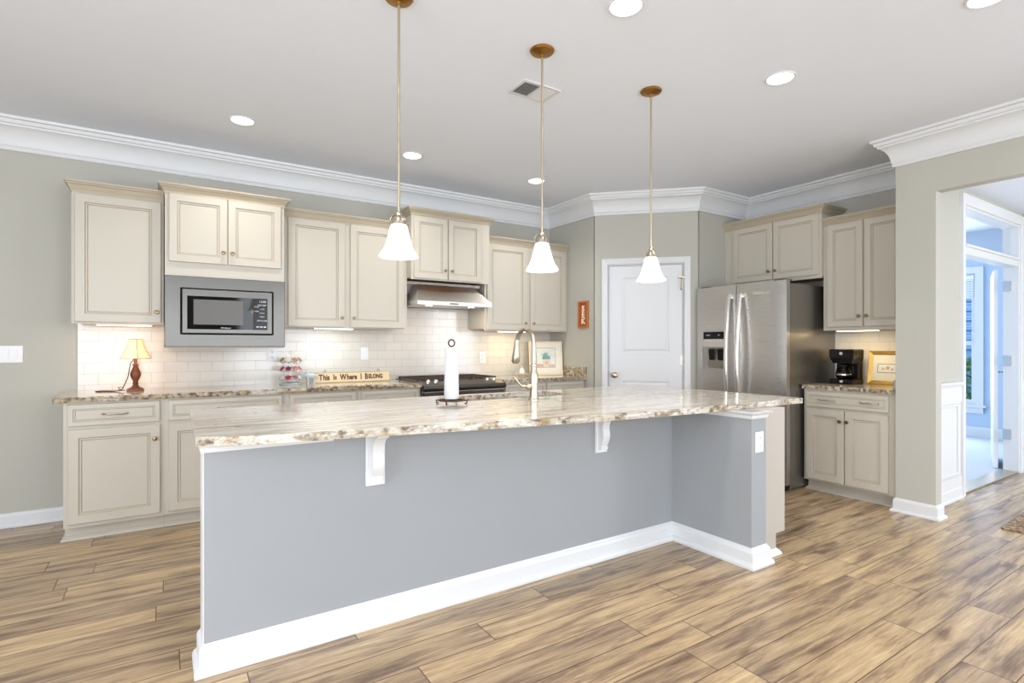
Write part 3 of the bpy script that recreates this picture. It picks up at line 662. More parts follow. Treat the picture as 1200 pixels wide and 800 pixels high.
# cap moulding under the top: along the left of the wall front and around the wing end
capP = [(.0005, .850), (.006, .850), (.010, .858), (.012, .870), (.026, .878), (.034, .888), (.0005, .889)]
MB().sweep([(WX0, IY0), (WX0, WY0), (IX1, WY0), (IX1, WY0 + .045)], capP).build('cap_moulding', M['trim'], ISL)
MB().sweep([(IX0, IY1), (IX0, IY0), (.62, IY0)], [(.0005, .856), (.012, .856), (.014, .874), (.022, .889), (.0005, .889)]).build('cap_moulding', M['trim'], ISL)
b = MB(); b.box(IX0 - .004, IY0 + .0, .114, IX0 - .0003, IY1, .856); b.build('end_face_sheet', M['trim'], ISL)  # thin white sheet over the left end face of the knee wall
def corbel(x, w=.088, d=.115, h=.252):
    b = MB(); z1 = IH - .001; y = IY0 - .0005; yb = y - .014
    c = [(yb, z1), (y - d, z1), (y - d - .004, z1 - .012), (y - d, z1 - .024)]
    for i in range(1, 9):   # S-curve from the shelf down to the foot
        a = i / 8 * PI / 2
        c.append((y - d + (d - .052) * math.sin(a), z1 - .024 - .085 * (1 - math.cos(a))))
    for i in range(1, 8):
        t = i / 7; c.append((y - .052 - .014 * math.sin(t * PI) + .018 * t, z1 - .109 - .100 * t))
    c += [(y - .040, z1 - h + .034), (y - .040, z1 - h + .022), (yb, z1 - h + .018)]
    b.extr(c, 'x', x + .018, x + w - .018)
    b.box(x, yb, z1 - h, x + w, y, z1, .002)       # back plate
    return b.build('corbel', M['trim'], ISL)
corbel(.762); corbel(2.135)
# countertop: bowed front edge, sink cut-out
arc = [(.100, 2.352), (.30, 2.262), (.62, 2.212), (1.025, 2.140), (1.62, 2.044), (2.10, 1.985), (2.52, 1.950), (3.0, 1.938), (3.552, 1.930)]
def spline(P, n=8):
    out = []
    for i in range(len(P) - 1):
        p0 = Vector(P[max(i - 1, 0)]); p1 = Vector(P[i]); p2 = Vector(P[i + 1]); p3 = Vector(P[min(i + 2, len(P) - 1)])
        for k in range(n):
            t = k / n; out.append(tuple(.5 * ((2 * p1) + (p2 - p0) * t + (2 * p0 - 5 * p1 + 4 * p2 - p3) * t * t + (3 * p1 - p0 - 3 * p2 + p3) * t ** 3)))
    return out + [P[-1]]
A = spline([(a, c) for a, c in arc])
HX0, HX1, HY0, HY1 = 1.54, 2.44, 2.955, 3.295
b = MB(); Zt, Zb = .925, IH
outer = A + [(3.552, 3.37), (.115, 3.37)]
hole = [(HX0, HY0), (HX0, HY1), (HX1, HY1), (HX1, HY0)]
for z, top in ((Zt, True), (Zb, False)):
    ov = [b.bm.verts.new((x, y, z)) for x, y in outer]; hv = [b.bm.verts.new((x, y, z)) for x, y in hole]
    es = [b.bm.edges.new((ov[i], ov[(i + 1) % len(ov)])) for i in range(len(ov))] + [b.bm.edges.new((hv[i], hv[(i + 1) % 4])) for i in range(4)]
    bmesh.ops.triangle_fill(b.bm, edges=es, use_beauty=True, use_dissolve=False)
    if top: tv, th_ = ov, hv
    else:
        for i in range(len(ov)): b.face([tv[i], tv[(i + 1) % len(ov)], ov[(i + 1) % len(ov)], ov[i]])
        for i in range(4): b.face([th_[i], th_[(i + 1) % 4], hv[(i + 1) % 4], hv[i]])
tag(b.build('island_countertop', M['granite']), 'pale veined granite island top with a bowed front edge', 'countertop')
# sink
b = MB(); zb = .70; sz = IH - .0015
def rr(x0, x1, y0, y1, z): return [(x0, y0, z), (x1, y0, z), (x1, y1, z), (x0, y1, z)]
xm = 1.99
for a, c in ((HX0 + .005, xm - .012), (xm + .012, HX1 - .005)):
    b.loft([rr(a - .012, c + .012, HY0 - .01, HY1 + .01, sz), rr(a, c, HY0 + .004, HY1 - .004, sz), rr(a + .01, c - .01, HY0 + .014, HY1 - .014, zb), ], False, True)
    b.loft([rr(a - .004, c + .004, HY0, HY1, sz - .001), rr(a + .006, c - .006, HY0 + .01, HY1 - .01, zb - .004)], False, True)
tag(b.build('kitchen_sink', M['chrome']), 'stainless double bowl sink sunk into the island top', 'sink')
# faucet
F = thing('kitchen_faucet', 'brushed nickel gooseneck faucet with pull-down spray on the island', 'faucet', (1.985, 2.80, .925))
b = MB(); b.lathe([(.001, 0), (.036, 0), (.036, .006), (.029, .012), (.026, .05), (.027, .09), (.030, .13), (.029, .155), (.021, .185), (.017, .2), (.018, .21), (.0225, .214), (.0225, .224), (.017, .229), (.001, .23)], seg=22)
b.build('faucet_body', M['nickel'], F, 40)
pts = [(0, 0, .225), (0, 0, .33)]
for i in range(0, 13):
    a = PI * i / 12 * .93; pts.append((0, .098 - .098 * math.cos(a), .355 + .098 * math.sin(a)))
MB().tube(pts, .0145, 14).build('faucet_spout', M['nickel'], F, 60)
e = Vector(pts[-1]); dn = Vector((0, .14, -1)).normalized()
b = MB(); b.tube([e - dn * .008, e, e + dn * .02, e + dn * .05, e + dn * .10, e + dn * .135, e + dn * .145], .02, 16, [.0165, .018, .018, .020, .026, .030, .024]); sp_ = b.build('spray_head', M['nickel'], F, 50)
b = MB(); c_ = e + dn * .147; b.tube([c_ - dn * .001, c_ + dn * .002], .02, 16, [.021, .020]); b.build('spray_nozzle', M['slot'], sp_)
b = MB(); b.tube([(-.02, 0, .085), (-.05, .0, .088), (-.062, 0, .088)], .016, 14, [.019, .020, .014]); b.tube([(-.052, 0, .088), (-.092, .005, .092), (-.108, .01, .108), (-.140, .02, .150)], .007, 10, [.010, .009, .008, .0075]); b.build('faucet_handle', M['nickel'], F, 50)
# paper towel holder and roll
T = thing('paper_towel_holder', 'dark iron scroll paper towel stand on the island top', 'paper towel holder', (1.435, 2.87, .925))
b = MB(); R_ = .078
b.tube([(R_ * math.cos(2 * PI * i / 28), R_ * math.sin(2 * PI * i / 28), .022) for i in range(29)], .0045, 8)
for k in range(4):
    a = PI / 4 + k * PI / 2; cx, sy = math.cos(a), math.sin(a)
    b.tube([(0, 0, .022), (cx * R_ * .6, sy * R_ * .6, .022), (cx * R_, sy * R_, .024), (cx * (R_ + .018), sy * (R_ + .018), .018), (cx * (R_ + .016), sy * (R_ + .016), .005), (cx * (R_ + .004), sy * (R_ + .004), .005)], .0045, 8)
b.build('stand_base', M['iron'], T, 50)
MB().tube([(0, 0, .02), (0, 0, .345)], .005, 8).build('stand_rod', M['iron'], T)
MB().tube([(.02 * math.sin(2 * PI * i / 20), 0, .361 - .020 * math.cos(2 * PI * i / 20)) for i in range(21)], .0045, 8).build('top_loop', M['iron'], T, 50)
b = MB(); b.lathe([(.007, .03), (.020, .03), (.042, .031), (.0435, .034), (.0425, .15), (.0415, .30), (.0405, .333), (.039, .336), (.02, .336), (.007, .335), (.007, .03)], seg=32, caps=False)
rl = b.build('paper_towel_roll', M['paper'], None, 40); rl.location = (1.435, 2.87, .925); tag(rl, 'white paper towel roll on the dark iron stand', 'paper towel roll')

# ============================================================ WALL PLATES
def plate(label, loc, rot, w=.075, h=.118, kind='outlet', group=None):
    t = thing('outlet' if kind == 'outlet' else 'light_switch', label, 'outlet' if kind == 'outlet' else 'light switch', loc, rot, group)
    MB().box(-w / 2, -.006, 0, w / 2, -.0005, h, .0015).build('cover_plate', M['plastic'], t)
    if kind == 'outlet':
        for z in (h * .30, h * .70):
            f = MB().box(-.017, -.009, z - .017, .017, -.006, z + .017, .001).build('socket', M['plastic'], t)
            b = MB(); b.box(-.008, -.0098, z - .004, -.0055, -.0089, z + .007); b.box(.0055, -.0098, z - .004, .008, -.0089, z + .006); b.lathe([(.001, -.0098), (.0025, -.0098), (.0025, -.0089)], (0, 0, z - .010), 8, 'y'); b.build('slot', M['slot'], f)
    else:
        n = max(1, round(w / .075)) if w > .1 else 1
        for i in range(n):
            x = (i - (n - 1) / 2) * .046
            MB().extr([(x - .016, h / 2 - .033), (x + .016, h / 2 - .033), (x + .016, h / 2 + .033), (x - .016, h / 2 + .033)], 'y', -.011, -.006).build('rocker', M['plastic'], t)
plate('white double rocker light switch on the bare wall at the left edge', (-.905, WY, 1.152), 0, .135, .118, 'switch')
plate('white outlet on the tile just right of and below the microwave', (.792, WY - .009, 1.137), 0)
plate('white rocker switch on the tile above the wooden sign', (1.605, WY - .009, 1.137), 0, kind='switch')
plate('white outlet on the tile right of the range, under the wall cabinet', (2.90, WY - .009, 1.085), 0)
plate('white outlet on the end of the island knee wall', (2.885, WY0, .655), 0)
plate('white outlet on the tile between coffee maker and gold frame', (FX - .009, 2.385, 1.112), R90)

# ============================================================ MICROWAVE
Mw = thing('microwave', 'built-in stainless microwave with wide trim kit below the wall cabinet', 'microwave', (.002, 4.60, 1.262))
w_, h_ = .810, .518
b = MB()   # trim frame with opening
ox0, ox1, oz0, oz1 = .100, .722, .093, .430
def fr_ring(x0, x1, z0, z1, y): return [(x0, y, z0), (x1, y, z0), (x1, y, z1), (x0, y, z1)]
b.loft([fr_ring(0, w_, 0, h_, .019), fr_ring(0, w_, 0, h_, -.015), fr_ring(.004, w_ - .004, .004, h_ - .004, -.019), fr_ring(ox0 - .004, ox1 + .004, oz0 - .004, oz1 + .004, -.019), fr_ring(ox0, ox1, oz0, oz1, -.015), fr_ring(ox0, ox1, oz0, oz1, .019)], False, False)
b.build('trim_kit', M['steel'], Mw)
MB().box(ox0 + .0005, .004, oz0 + .0005, ox1 - .0005, .0185, oz1 - .0005).build('vent_gap', M['darkgap'], Mw)
ix0, ix1, iz0, iz1 = .108, .714, .101, .424
b = MB(); b.loft([fr_ring(ix0, ix1, iz0, iz1, .004), fr_ring(ix0, ix1, iz0, iz1, -.021), fr_ring(ix0 + .003, ix1 - .003, iz0 + .003, iz1 - .003, -.024), fr_ring(.140, .680, .130, .375, -.024), fr_ring(.140, .680, .130, .375, -.020)], True, False)
ff = b.build('door_frame', M['steel'], Mw)
MB().box(.140, -.0232, .130, .5775, -.0195, .375).build('door_glass', M['blackglass'], Mw)
cpn = MB().box(.5785, -.0232, .130, .680, -.0195, .375).build('control_panel', M['black'], Mw)
b = MB(); b.box(.180, -.0239, .165, .508, -.0233, .350)
wm = mat('microwave_window_mesh', (96, 92, 88), 0.35, 0.0, noise=0.05, nscale=200)
b.build('window_mesh', wm, Mw)
for txt, sz_, px, pz in [('12:00', .022, .645, .350), ('COOK', .012, .602, .310), ('TIMER', .012, .602, .275)] + [(r, .0165, .640, .322 - j * .030) for j, r in enumerate(('POP DEF', '1 2 3', '4 5 6', '7 8 9', 'OFF 0 ON'))]:
    b = MB(); textmesh(b, txt, sz_, (px, -.0238, pz), .0003); b.build('keypad_text', M['pipe'], cpn)
for j in range(3): MB().box(.600 + j * .026, -.0238, .150, .618 + j * .026, -.0233, .158).build('keypad_button', M['pipe'], cpn)
b = MB(); textmesh(b, 'Whirlpool', .016, (.390, -.0238, .142), .0003); b.build('maker_mark', M['pipe'], Mw)
# cream filler around: bottom rail hidden behind trim kit

# ============================================================ RANGE HOOD
H = thing('range_hood', 'stainless under-cabinet range hood with two lit lamps above the range', 'range hood', (1.93, 4.55, 1.65))
Wd, Dp = .79, WY - 4.55 - .011
b = MB()
bot = lambda z: [(0, 0, z), (Wd, 0, z), (Wd, Dp, z), (0, Dp, z)]
b.loft([bot(0), bot(.034), [(.088, .20, .205), (Wd - .095, .20, .205), (Wd - .095, Dp, .205), (.088, Dp, .205)]], False, True)
b.loft([[(.012, .012, .0), (Wd - .012, .012, 0), (Wd - .012, Dp, 0), (.012, Dp, 0)], [(.012, .012, .003), (Wd - .012, .012, .003), (Wd - .012, Dp, .003), (.012, Dp, .003)]], False, True)
for q in (((0, 0), (.012, .012)),): pass
b.box(0, 0, -.001, Wd, .012, .0); b.box(0, .012, -.001, .012, Dp, 0); b.box(Wd - .012, .012, -.001, Wd, Dp, 0)
b.build('hood_canopy', M['steelhood'], H)
b = MB(); b.box(0, .30, .12, .087, Dp, .234); b.box(Wd - .094, .30, .12, Wd, Dp, .234); b.box(.0, .24, .206, Wd, Dp, .234); b.build('hood_top_box', M['steeldark'], H)
b = MB()
for i in range(5): b.box(.33 + i * .018, -.003, .009, .342 + i * .018, 0, .021)
b.build('hood_buttons', M['black'], H)
for x in (.17, .62):
    MB().lathe([(.001, .001), (.028, .001), (.030, -.004), (.001, -.004)], (x, .12, .0015), 20).build('hood_lamp', M['lens'], H)
    area('hood_lamp_light', (x, .12, -.006), (0, 0, 0), .05, .05, 0.7, (1, .86, .70), H, 'DISK')

# ============================================================ RANGE
Rg = thing('kitchen_range', 'slide-in stainless gas range with dark oven door below the hood', 'range', (1.917, 4.385, 0))
RW = .856; RD = WY - 4.385 - .012
b = MB(); b.box(0, .035, .0, RW, RD, .915); b.build('range_body', M['steeldark'], Rg)
b = MB(); b.extr([(.02, .86), (-.012, .872), (-.018, .89), (-.008, .915), (.10, .945), (RD - .002, .945), (RD - .002, .916), (.02, .916)], 'x', .002, RW - .002); b.build('cooktop', M['steel'], Rg)
MB().extr([(.034, .20), (.0, .20), (-.004, .22), (-.004, .80), (.008, .852), (.034, .852)], 'x', .012, RW - .012).build('oven_door', M['ovenglass'], Rg)
b = MB(); b.tube([(.07, -.004, .78), (.07, -.045, .785), (.10, -.05, .785), (RW - .10, -.05, .785), (RW - .07, -.045, .785), (RW - .07, -.004, .78)], .010, 10); b.build('oven_handle', M['chrome'], Rg, 60)
MB().extr([(.034, .03), (.0, .03), (-.002, .18), (.034, .18)], 'x', .012, RW - .012).build('warming_drawer', M['steel'], Rg)
for x in (.07, .145, .68, .755):
    b = MB(); b.lathe([(.001, 0), (.022, 0), (.023, .006), (.018, .010), (.017, .028), (.014, .032), (.001, .032)], seg=16); o = b.build('control_knob', M['chrome'], Rg, 40); o.location = (x, .055, .932); o.rotation_euler = (math.radians(14), 0, 0)
for k, (x0, x1) in enumerate(((.01, .28), (.29, .56), (.57, .845))):
    b = MB()
    for x in (x0 + .01, x1 - .01): b.box(x - .006, .16, .958, x + .006, RD - .05, .972)
    for y in (.165, .27, .38, .49, RD - .055): b.box(x0, y - .006, .958, x1, y + .006, .972)
    b.box((x0 + x1) / 2 - .006, .16, .958, (x0 + x1) / 2 + .006, RD - .05, .970)
    for x in (x0 + .01, x1 - .01):
        for y in (.17, RD - .06): b.box(x - .007, y - .007, .945, x + .007, y + .007, .958)
    b.build('burner_grate', M['castiron'], Rg)
for x, y in ((.15, .24), (.15, .48), (.42, .36), (.70, .24), (.70, .48)):
    MB().lathe([(.001, .9455), (.045, .9455), (.045, .952), (.032, .955), (.001, .956)], (x, y, 0), 18).build('burner_cap', M['castiron'], Rg)

# ============================================================ REFRIGERATOR
# local x runs towards -Y from the far edge; front faces -x
Fr = thing('refrigerator', 'stainless side-by-side refrigerator with water dispenser and dark steel side', 'refrigerator', (4.50, 3.515, 0), R90)
FW = 3.515 - 2.592; dd = .065; FH = 1.845; sp = 3.515 - 3.075
b = MB(); b.box(.006, dd + .012, .02, FW - .006, FX - 4.50 - .012, FH - .025, .004)
b.box(.03, dd + .02, 0, FW - .03, FX - 4.50 - .03, .02); b.build('fridge_body', M['steeldark'], Fr)
def fdoor(x0, x1, hole=None):
    b = MB(); n = 12
    def yy(x):   # bowed front
        t = (x - x0) / (x1 - x0); return .012 - .018 * math.sin(PI * min(max(t, 0), 1)) ** .7
    xs = [x0 + (x1 - x0) * i / n for i in range(n + 1)]
    if hole: xs = sorted(set(xs) | {hole[0], hole[1]})
    zs = [.06, 1.842] if not hole else [.06, hole[2], hole[3], 1.842]
    g = {}
    for i, x in enumerate(xs):
        for j, z in enumerate(zs): g[i, j] = b.bm.verts.new((x, yy(x), z))
    for i in range(len(xs) - 1):
        for j in range(len(zs) - 1):
            if hole and j == 1 and hole[0] - 1e-6 <= xs[i] and xs[i + 1] <= hole[1] + 1e-6: continue
            b.face([g[i, j], g[i + 1, j], g[i + 1, j + 1], g[i, j + 1]])
    bk = {}
    for i in (0, len(xs) - 1):
        for j in range(len(zs)): bk[i, j] = b.bm.verts.new((xs[i], dd, zs[j]))
    L = len(xs) - 1
    for i in (0, L):
        for j in range(len(zs) - 1): b.face([g[i, j], g[i, j + 1], bk[i, j + 1], bk[i, j]])
    for j in (0, len(zs) - 1):
        b.face([g[i, j] for i in range(L + 1)] + [bk[L, j], bk[0, j]])
    b.face([bk[0, 0], bk[L, 0], bk[L, len(zs) - 1], bk[0, len(zs) - 1]])
    if hole:
        h = hole; d = .055
        hi = [i for i, x in enumerate(xs) if h[0] - 1e-6 <= x <= h[1] + 1e-6]
        ins = [b.bm.verts.new(p) for p in ((h[0], d, h[2]), (h[1], d, h[2]), (h[1], d, h[3]), (h[0], d, h[3]))]
        b.face(ins)
        b.face([g[i, 1] for i in hi] + [ins[1], ins[0]]); b.face([g[i, 2] for i in hi] + [ins[2], ins[3]])
        b.face([g[hi[0], 1], g[hi[0], 2], ins[3], ins[0]]); b.face([g[hi[-1], 1], g[hi[-1], 2], ins[2], ins[1]])
    return b.build('fridge_door', M['steelv'], Fr, 30)
hx0, hx1 = .070, .325
d1 = fdoor(.0, sp - .004, (hx0, hx1, 1.035, 1.412)); d2 = fdoor(sp + .004, FW)
def fhandle(x, parent):
    b = MB(); n = 14; rings = []
    for i in range(n + 1):
        t = i / n; z = .55 + t * (1.755 - .55); y = -.024 - .052 * math.sin(PI * t) ** .8; w = .016
        rings.append([(x - w, y + .010, z), (x - w, y - .006, z), (x - w * .5, y - .012, z), (x + w * .5, y - .012, z), (x + w, y - .006, z), (x + w, y + .010, z)])
    b.loft(rings)
    for z in (.565, 1.735): b.box(x - .013, -.022, z - .02, x + .013, .012, z + .02, .003)
    return b.build('fridge_handle', M['chrome'], parent, 40)
fhandle(sp - .055, d1); fhandle(sp + .058, d2)
# dispenser
b = MB(); b.box(hx0 + .001, .0, 1.255, hx1 - .001, .054, 1.411, .003); dp = b.build('dispenser_panel', M['steelv'], Fr)
b = MB(); b.box(hx0 + .012, -.002, 1.335, hx1 - .012, .001, 1.405, .0008)
b.build('dispenser_display', M['blackglass'], dp)
for i in range(6): MB().box(.088 + i * .037, -.004, 1.315, .100 + i * .037, -.0005, 1.322).build('dispenser_button', M['pipe'], dp)
for i, txt in enumerate(('water', 'ice')):
    b = MB(); textmesh(b, txt, .020, (hx0 + .07 + i * .12, -.0035, 1.375), .0005); b.build('dispenser_text', M['pipe'], dp)
b = MB(); b.box(hx0 + .001, .045, 1.037, hx1 - .001, .054, 1.254); b.build('dispenser_niche', M['steeldark'], Fr)
for x in (hx0 + .085, hx0 + .18):
    MB().extr([(.044, 1.24), (.012, 1.235), (.024, 1.13), (.044, 1.13)], 'x', x - .022, x + .022).build('dispenser_paddle', M['black'], Fr)
b = MB(); b.box(hx0 + .002, .0, 1.036, hx1 - .002, .045, 1.048, .002); b.build('drip_tray', M['steelv'], Fr)
b = MB(); textmesh(b, 'Whirlpool', .042, (.70, -.0065, 1.745), .0012)
b.tube([(.70 + .06 * math.cos(a / 16 * 2 * PI), -.007, 1.762 + .018 * math.sin(a / 16 * 2 * PI)) for a in range(3, 17)], .0016, 6)
b.build('maker_badge', M['chrome'], Fr)
MB().box(.02, .02, 0.008, FW - .02, dd + .01, .055).build('toe_grille', M['black'], Fr)
b = MB(); b.box(.03, .03, FH, .13, .16, FH + .012, .003); b.box(FW - .13, .03, FH, FW - .03, .16, FH + .012, .003); b.build('hinge_cover', M['steeldark'], Fr)

# ============================================================ PENDANTS AND RECESSED LIGHTS
def pendant(label, x, y):
    t = thing('pendant_light', label, 'pendant light', (x, y, 1.672), 0, 'glass bell pendants over the island')
    z = CZ - 1.672
    MB().lathe([(.001, z - .0005), (.062, z - .0005), (.066, z - .006), (.060, z - .014), (.030, z - .022), (.012, z - .026), (.010, z - .04), (.001, z - .041)], seg=28).build('canopy', M['brass'], t, 35)
    MB().lathe([(.001, .19), (.0062, .19), (.0062, z - .03), (.001, z - .03)], seg=12).build('rod', M['rod'], t, 40)
    b = MB(); b.lathe([(.001, .205), (.010, .205), (.014, .198), (.012, .188), (.022, .180), (.030, .166), (.034, .150), (.034, .140), (.001, .139)], seg=22)
    for k in range(3):
        a = k * 2 * PI / 3 + .4; c, s_ = math.cos(a), math.sin(a)
        b.tube([(c * .010, s_ * .010, .196), (c * .030, s_ * .030, .192), (c * .040, s_ * .040, .172), (c * .038, s_ * .038, .150)], .003, 6)
    b.build('socket_cup', M['nickel'], t, 40)
    prof = [(.033, .146), (.038, .136), (.044, .110), (.052, .080), (.060, .052), (.070, .030), (.083, .012), (.088, .002), (.086, .0), (.080, .012), (.067, .030), (.057, .052), (.049, .080), (.041, .110), (.034, .134), (.030, .144)]
    wob = lambda a, f: .03 * math.cos(6 * a) * (1 - abs(f - .5) * 2) ** 2
    MB().lathe(prof, seg=48, caps=False, wob=wob).build('glass_shade', M['opal'], t, 50)
    L = bpy.data.lights.new('pendant_bulb', 'POINT'); L.energy = PENDANT_W; L.color = (1, .95, .88); L.shadow_soft_size = .03
    o = bpy.data.objects.new('pendant_bulb', L); o.location = (0, 0, -.005); COL.objects.link(o); o.parent = t
PY = 2.315
pendant('left pendant, nearest the camera, its canopy out of frame', .892, PY)
pendant('middle pendant over the island, hanging in front of the ceiling vent', 1.695, PY)
pendant('right pendant over the island, hanging in front of the pantry door', 2.530, PY)
def can(label, x, y, w=None):
    t = thing('recessed_light', label, 'recessed light', (x, y, CZ), 0, 'round recessed ceiling lights')
    MB().lathe([(.078, -.0005), (.084, -.0005), (.083, -.006), (.074, -.007), (.070, -.003), (.070, -.0005)], seg=32, caps=False).build('trim_ring', M['trim'], t, 40)
    MB().lathe([(.001, -.0045), (.0695, -.0045), (.0695, -.001), (.001, -.001)], seg=32).build('lens', M['lens'], t)
    area('can_light', (0, 0, -.008), (0, 0, 0), .13, .13, w or CAN_W, (1, .95, .89), t, 'DISK', 2.1)
can('recessed ceiling light over the left end of the back counter', .461, 4.18)
can('recessed ceiling light directly right of the left pendant rod', 1.728, 4.18)
can('recessed ceiling light behind the middle pendant rod', 2.992, 4.18)
can('recessed ceiling light at the top edge, right of the middle pendant', 1.80, 1.80)
can('recessed ceiling light at the right, before the fridge cabinets', 3.05, 1.79)
can('recessed ceiling light cut by the frame at the top right corner', 3.13, .86)
for x, y in ((.5, 1.8), (.5, -.6), (3.1, -1.4), (-1.6, 1.8), (-1.6, -.8)):
    can('recessed ceiling light outside the photo, over the room behind', x, y)
# ceiling vent
V = thing('ceiling_vent', 'white louvred air vent in the ceiling behind the middle pendant', 'ceiling vent', (1.925, 2.712, CZ), math.radians(0)); V.scale = (.84, .84, 1)
b = MB(); b.box(-.165, -.115, -.008, .165, -.09, -.0005); b.box(-.165, .09, -.008, .165, .115, -.0005); b.box(-.165, -.09, -.008, -.14, .09, -.0005); b.box(.14, -.09, -.008, .165, .09, -.0005); b.box(-.008, -.09, -.009, .008, .09, -.0005); b.build('vent_frame', M['grille'], V)
MB().box(-.14, -.09, -.0015, .14, .09, -.0006).build('vent_duct', M['slot'], V)
for s0, s1, dirn in ((-.138, -.010, -1), (.010, .138, 1)):
    b = MB()
    for i in range(13):
        y = -.084 + i * .014
        b.loft([[(s0, y, -.002), (s0, y + .001, -.002), (s0, y + .001 + .007 * dirn, -.0085), (s0, y + .007 * dirn, -.0085)], [(s1, y, -.002), (s1, y + .001, -.002), (s1, y + .001 + .007 * dirn, -.0085), (s1, y + .007 * dirn, -.0085)]])
    b.build('vent_louvres', M['grille'], V)
# under-cabinet lights
def strip(label, loc, L, rot, m, col, watts):
    t = thing('under_cabinet_light', label, 'under-cabinet light', loc, rot, 'under-cabinet strip lights')
    MB().box(-L / 2, -.03, .004, L / 2, .03, .022, .003).build('housing', M['plastic'], t)
    MB().box(-L / 2 + .01, -.025, 0, L / 2 - .01, .025, .0039).build('diffuser', m, t)
    area('strip_light', (0, 0, -.002), (0, 0, 0), L - .03, .04, watts, col, t)
WARM = (1, .80, .52)
strip('warm strip light under the far left cabinet, above the little lamp', (-.24, 4.83, 1.416), .34, 0, M['warm_strip'], (1, .80, .62), .55)
strip('cool white strip light under the cabinet above the wooden sign', (1.262, 4.84, 1.416), .34, 0, M['cool_strip'], (.90, 1, .97), .75)
strip('warm yellow strip light under the cabinet right of the range hood', (3.14, 4.84, 1.416), .34, 0, M['warm_strip'], (1, .82, .42), .9)
strip('warm strip light under the cabinet above the coffee maker', (5.12, 2.30, 1.398), .34, R90, M['warm_strip'], (1, .80, .45), .9)

# ============================================================ SMALL OBJECTS
# table lamp
Lp = thing('table_lamp', 'small lit table lamp with turned bronze base on the left counter', 'lamp', (-.175, 4.80, CT))
b = MB(); b.box(-.052, -.052, 0, .052, .052, .014, .003); b.lathe([(.001, .014), (.046, .014), (.044, .020), (.030, .026), (.020, .036), (.015, .05), (.020, .058), (.015, .066), (.018, .076), (.028, .095), (.034, .118), (.032, .135), (.022, .16), (.015, .178), (.014, .184), (.022, .188), (.022, .193), (.012, .198), (.001, .198)], seg=24)
b.build('lamp_base', M['lampwood'], Lp, 35)
MB().lathe([(.001, .198), (.011, .198), (.011, .235), (.006, .24), (.006, .36), (.001, .36)], seg=14).build('lamp_stem', M['lampwood'], Lp, 40)
prof = []
for i in range(9):
    t = i / 8; prof.append((.092 - .050 * (1 - (1 - t) ** 1.7), .238 + .138 * t))
rings = []
for r, h in prof:
    rings.append([(r * 1.0 * math.cos(PI / 6 * k + .2), r * math.sin(PI / 6 * k + .2), h) for k in range(12)])
b = MB(); b.loft(rings, False, False); sh = b.build('lamp_shade', M['linen'], Lp, 50)
b = MB()
for rg in (rings[0], rings[-1]): b.tube(rg + [rg[0]], .0025, 6)
for k in (0, 3, 6, 9): b.tube([(rg[k][0] * 1.01, rg[k][1] * 1.01, rg[k][2]) for rg in rings], .0022, 6)
b.build('shade_piping', M['band'], sh)
b = MB(); b.tube([(-.012, .0, .23), (-.03, -.01, .20), (-.045, -.02, .10), (-.075, -.03, .02), (-.10, -.02, .005), (-.16, .03, .004), (-.21, .07, .004), (-.235, .03, .004), (-.20, -.03, .004), (-.14, -.05, .004), (-.085, -.04, .008), (-.07, -.02, .03), (-.10, -.035, .03), (-.09, -.05, .012), (-.06, -.045, .008)], .0032, 6)
b.build('power_cord', M['cord'], Lp, 60)
L = bpy.data.lights.new('lamp_bulb', 'POINT'); L.energy = 0.55; L.color = (1, .66, .42); L.shadow_soft_size = .025
o = bpy.data.objects.new('lamp_bulb', L); o.location = (0, 0, .31); COL.objects.link(o); o.parent = Lp

# coffee pod carousel
CPX, CPY = .905, 4.87
Cr = thing('pod_carousel', 'round three-tier wire rack of coffee pods on the back counter', 'coffee pod rack', (CPX, CPY, CT))
b = MB(); b.lathe([(.001, 0), (.085, 0), (.088, .006), (.082, .014), (.03, .02), (.001, .021)], seg=28); b.build('rack_base', M['silver'], Cr, 40)
b = MB(); b.tube([(0, 0, .02), (0, 0, .262)], .004, 8); b.tube([(.012 * math.sin(2 * PI * i / 16), 0, .274 - .012 * math.cos(2 * PI * i / 16)) for i in range(17)], .0028, 6); b.build('rack_post', M['chrome'], Cr)
tz = (.055, .130, .205)
for z in tz:
    b = MB()
    for rr_, dz in ((.088, .0), (.055, .022)): b.tube([(rr_ * math.cos(2 * PI * i / 28), rr_ * math.sin(2 * PI * i / 28), z - .012 + dz) for i in range(29)], .0022, 6)
    for k in range(9):
        a = 2 * PI * (k + .5) / 9; b.tube([(0.004 * math.cos(a), 0.004 * math.sin(a), z + .018), (.055 * math.cos(a), .055 * math.sin(a), z + .010), (.088 * math.cos(a), .088 * math.sin(a), z - .012)], .0018, 6)
    b.build('rack_tier', M['chrome'], Cr)
pod_cols = [[M['podred'], M['podwine'], M['podwhite']], [M['podwine'], M['podred'], M['podred']], [M['podbrown'], M['podolive'], M['podwhite'], M['podbrown']]]
tn = ('lowest', 'middle', 'top')
lidn = ('red and white', 'red and wine', 'brown and yellow')
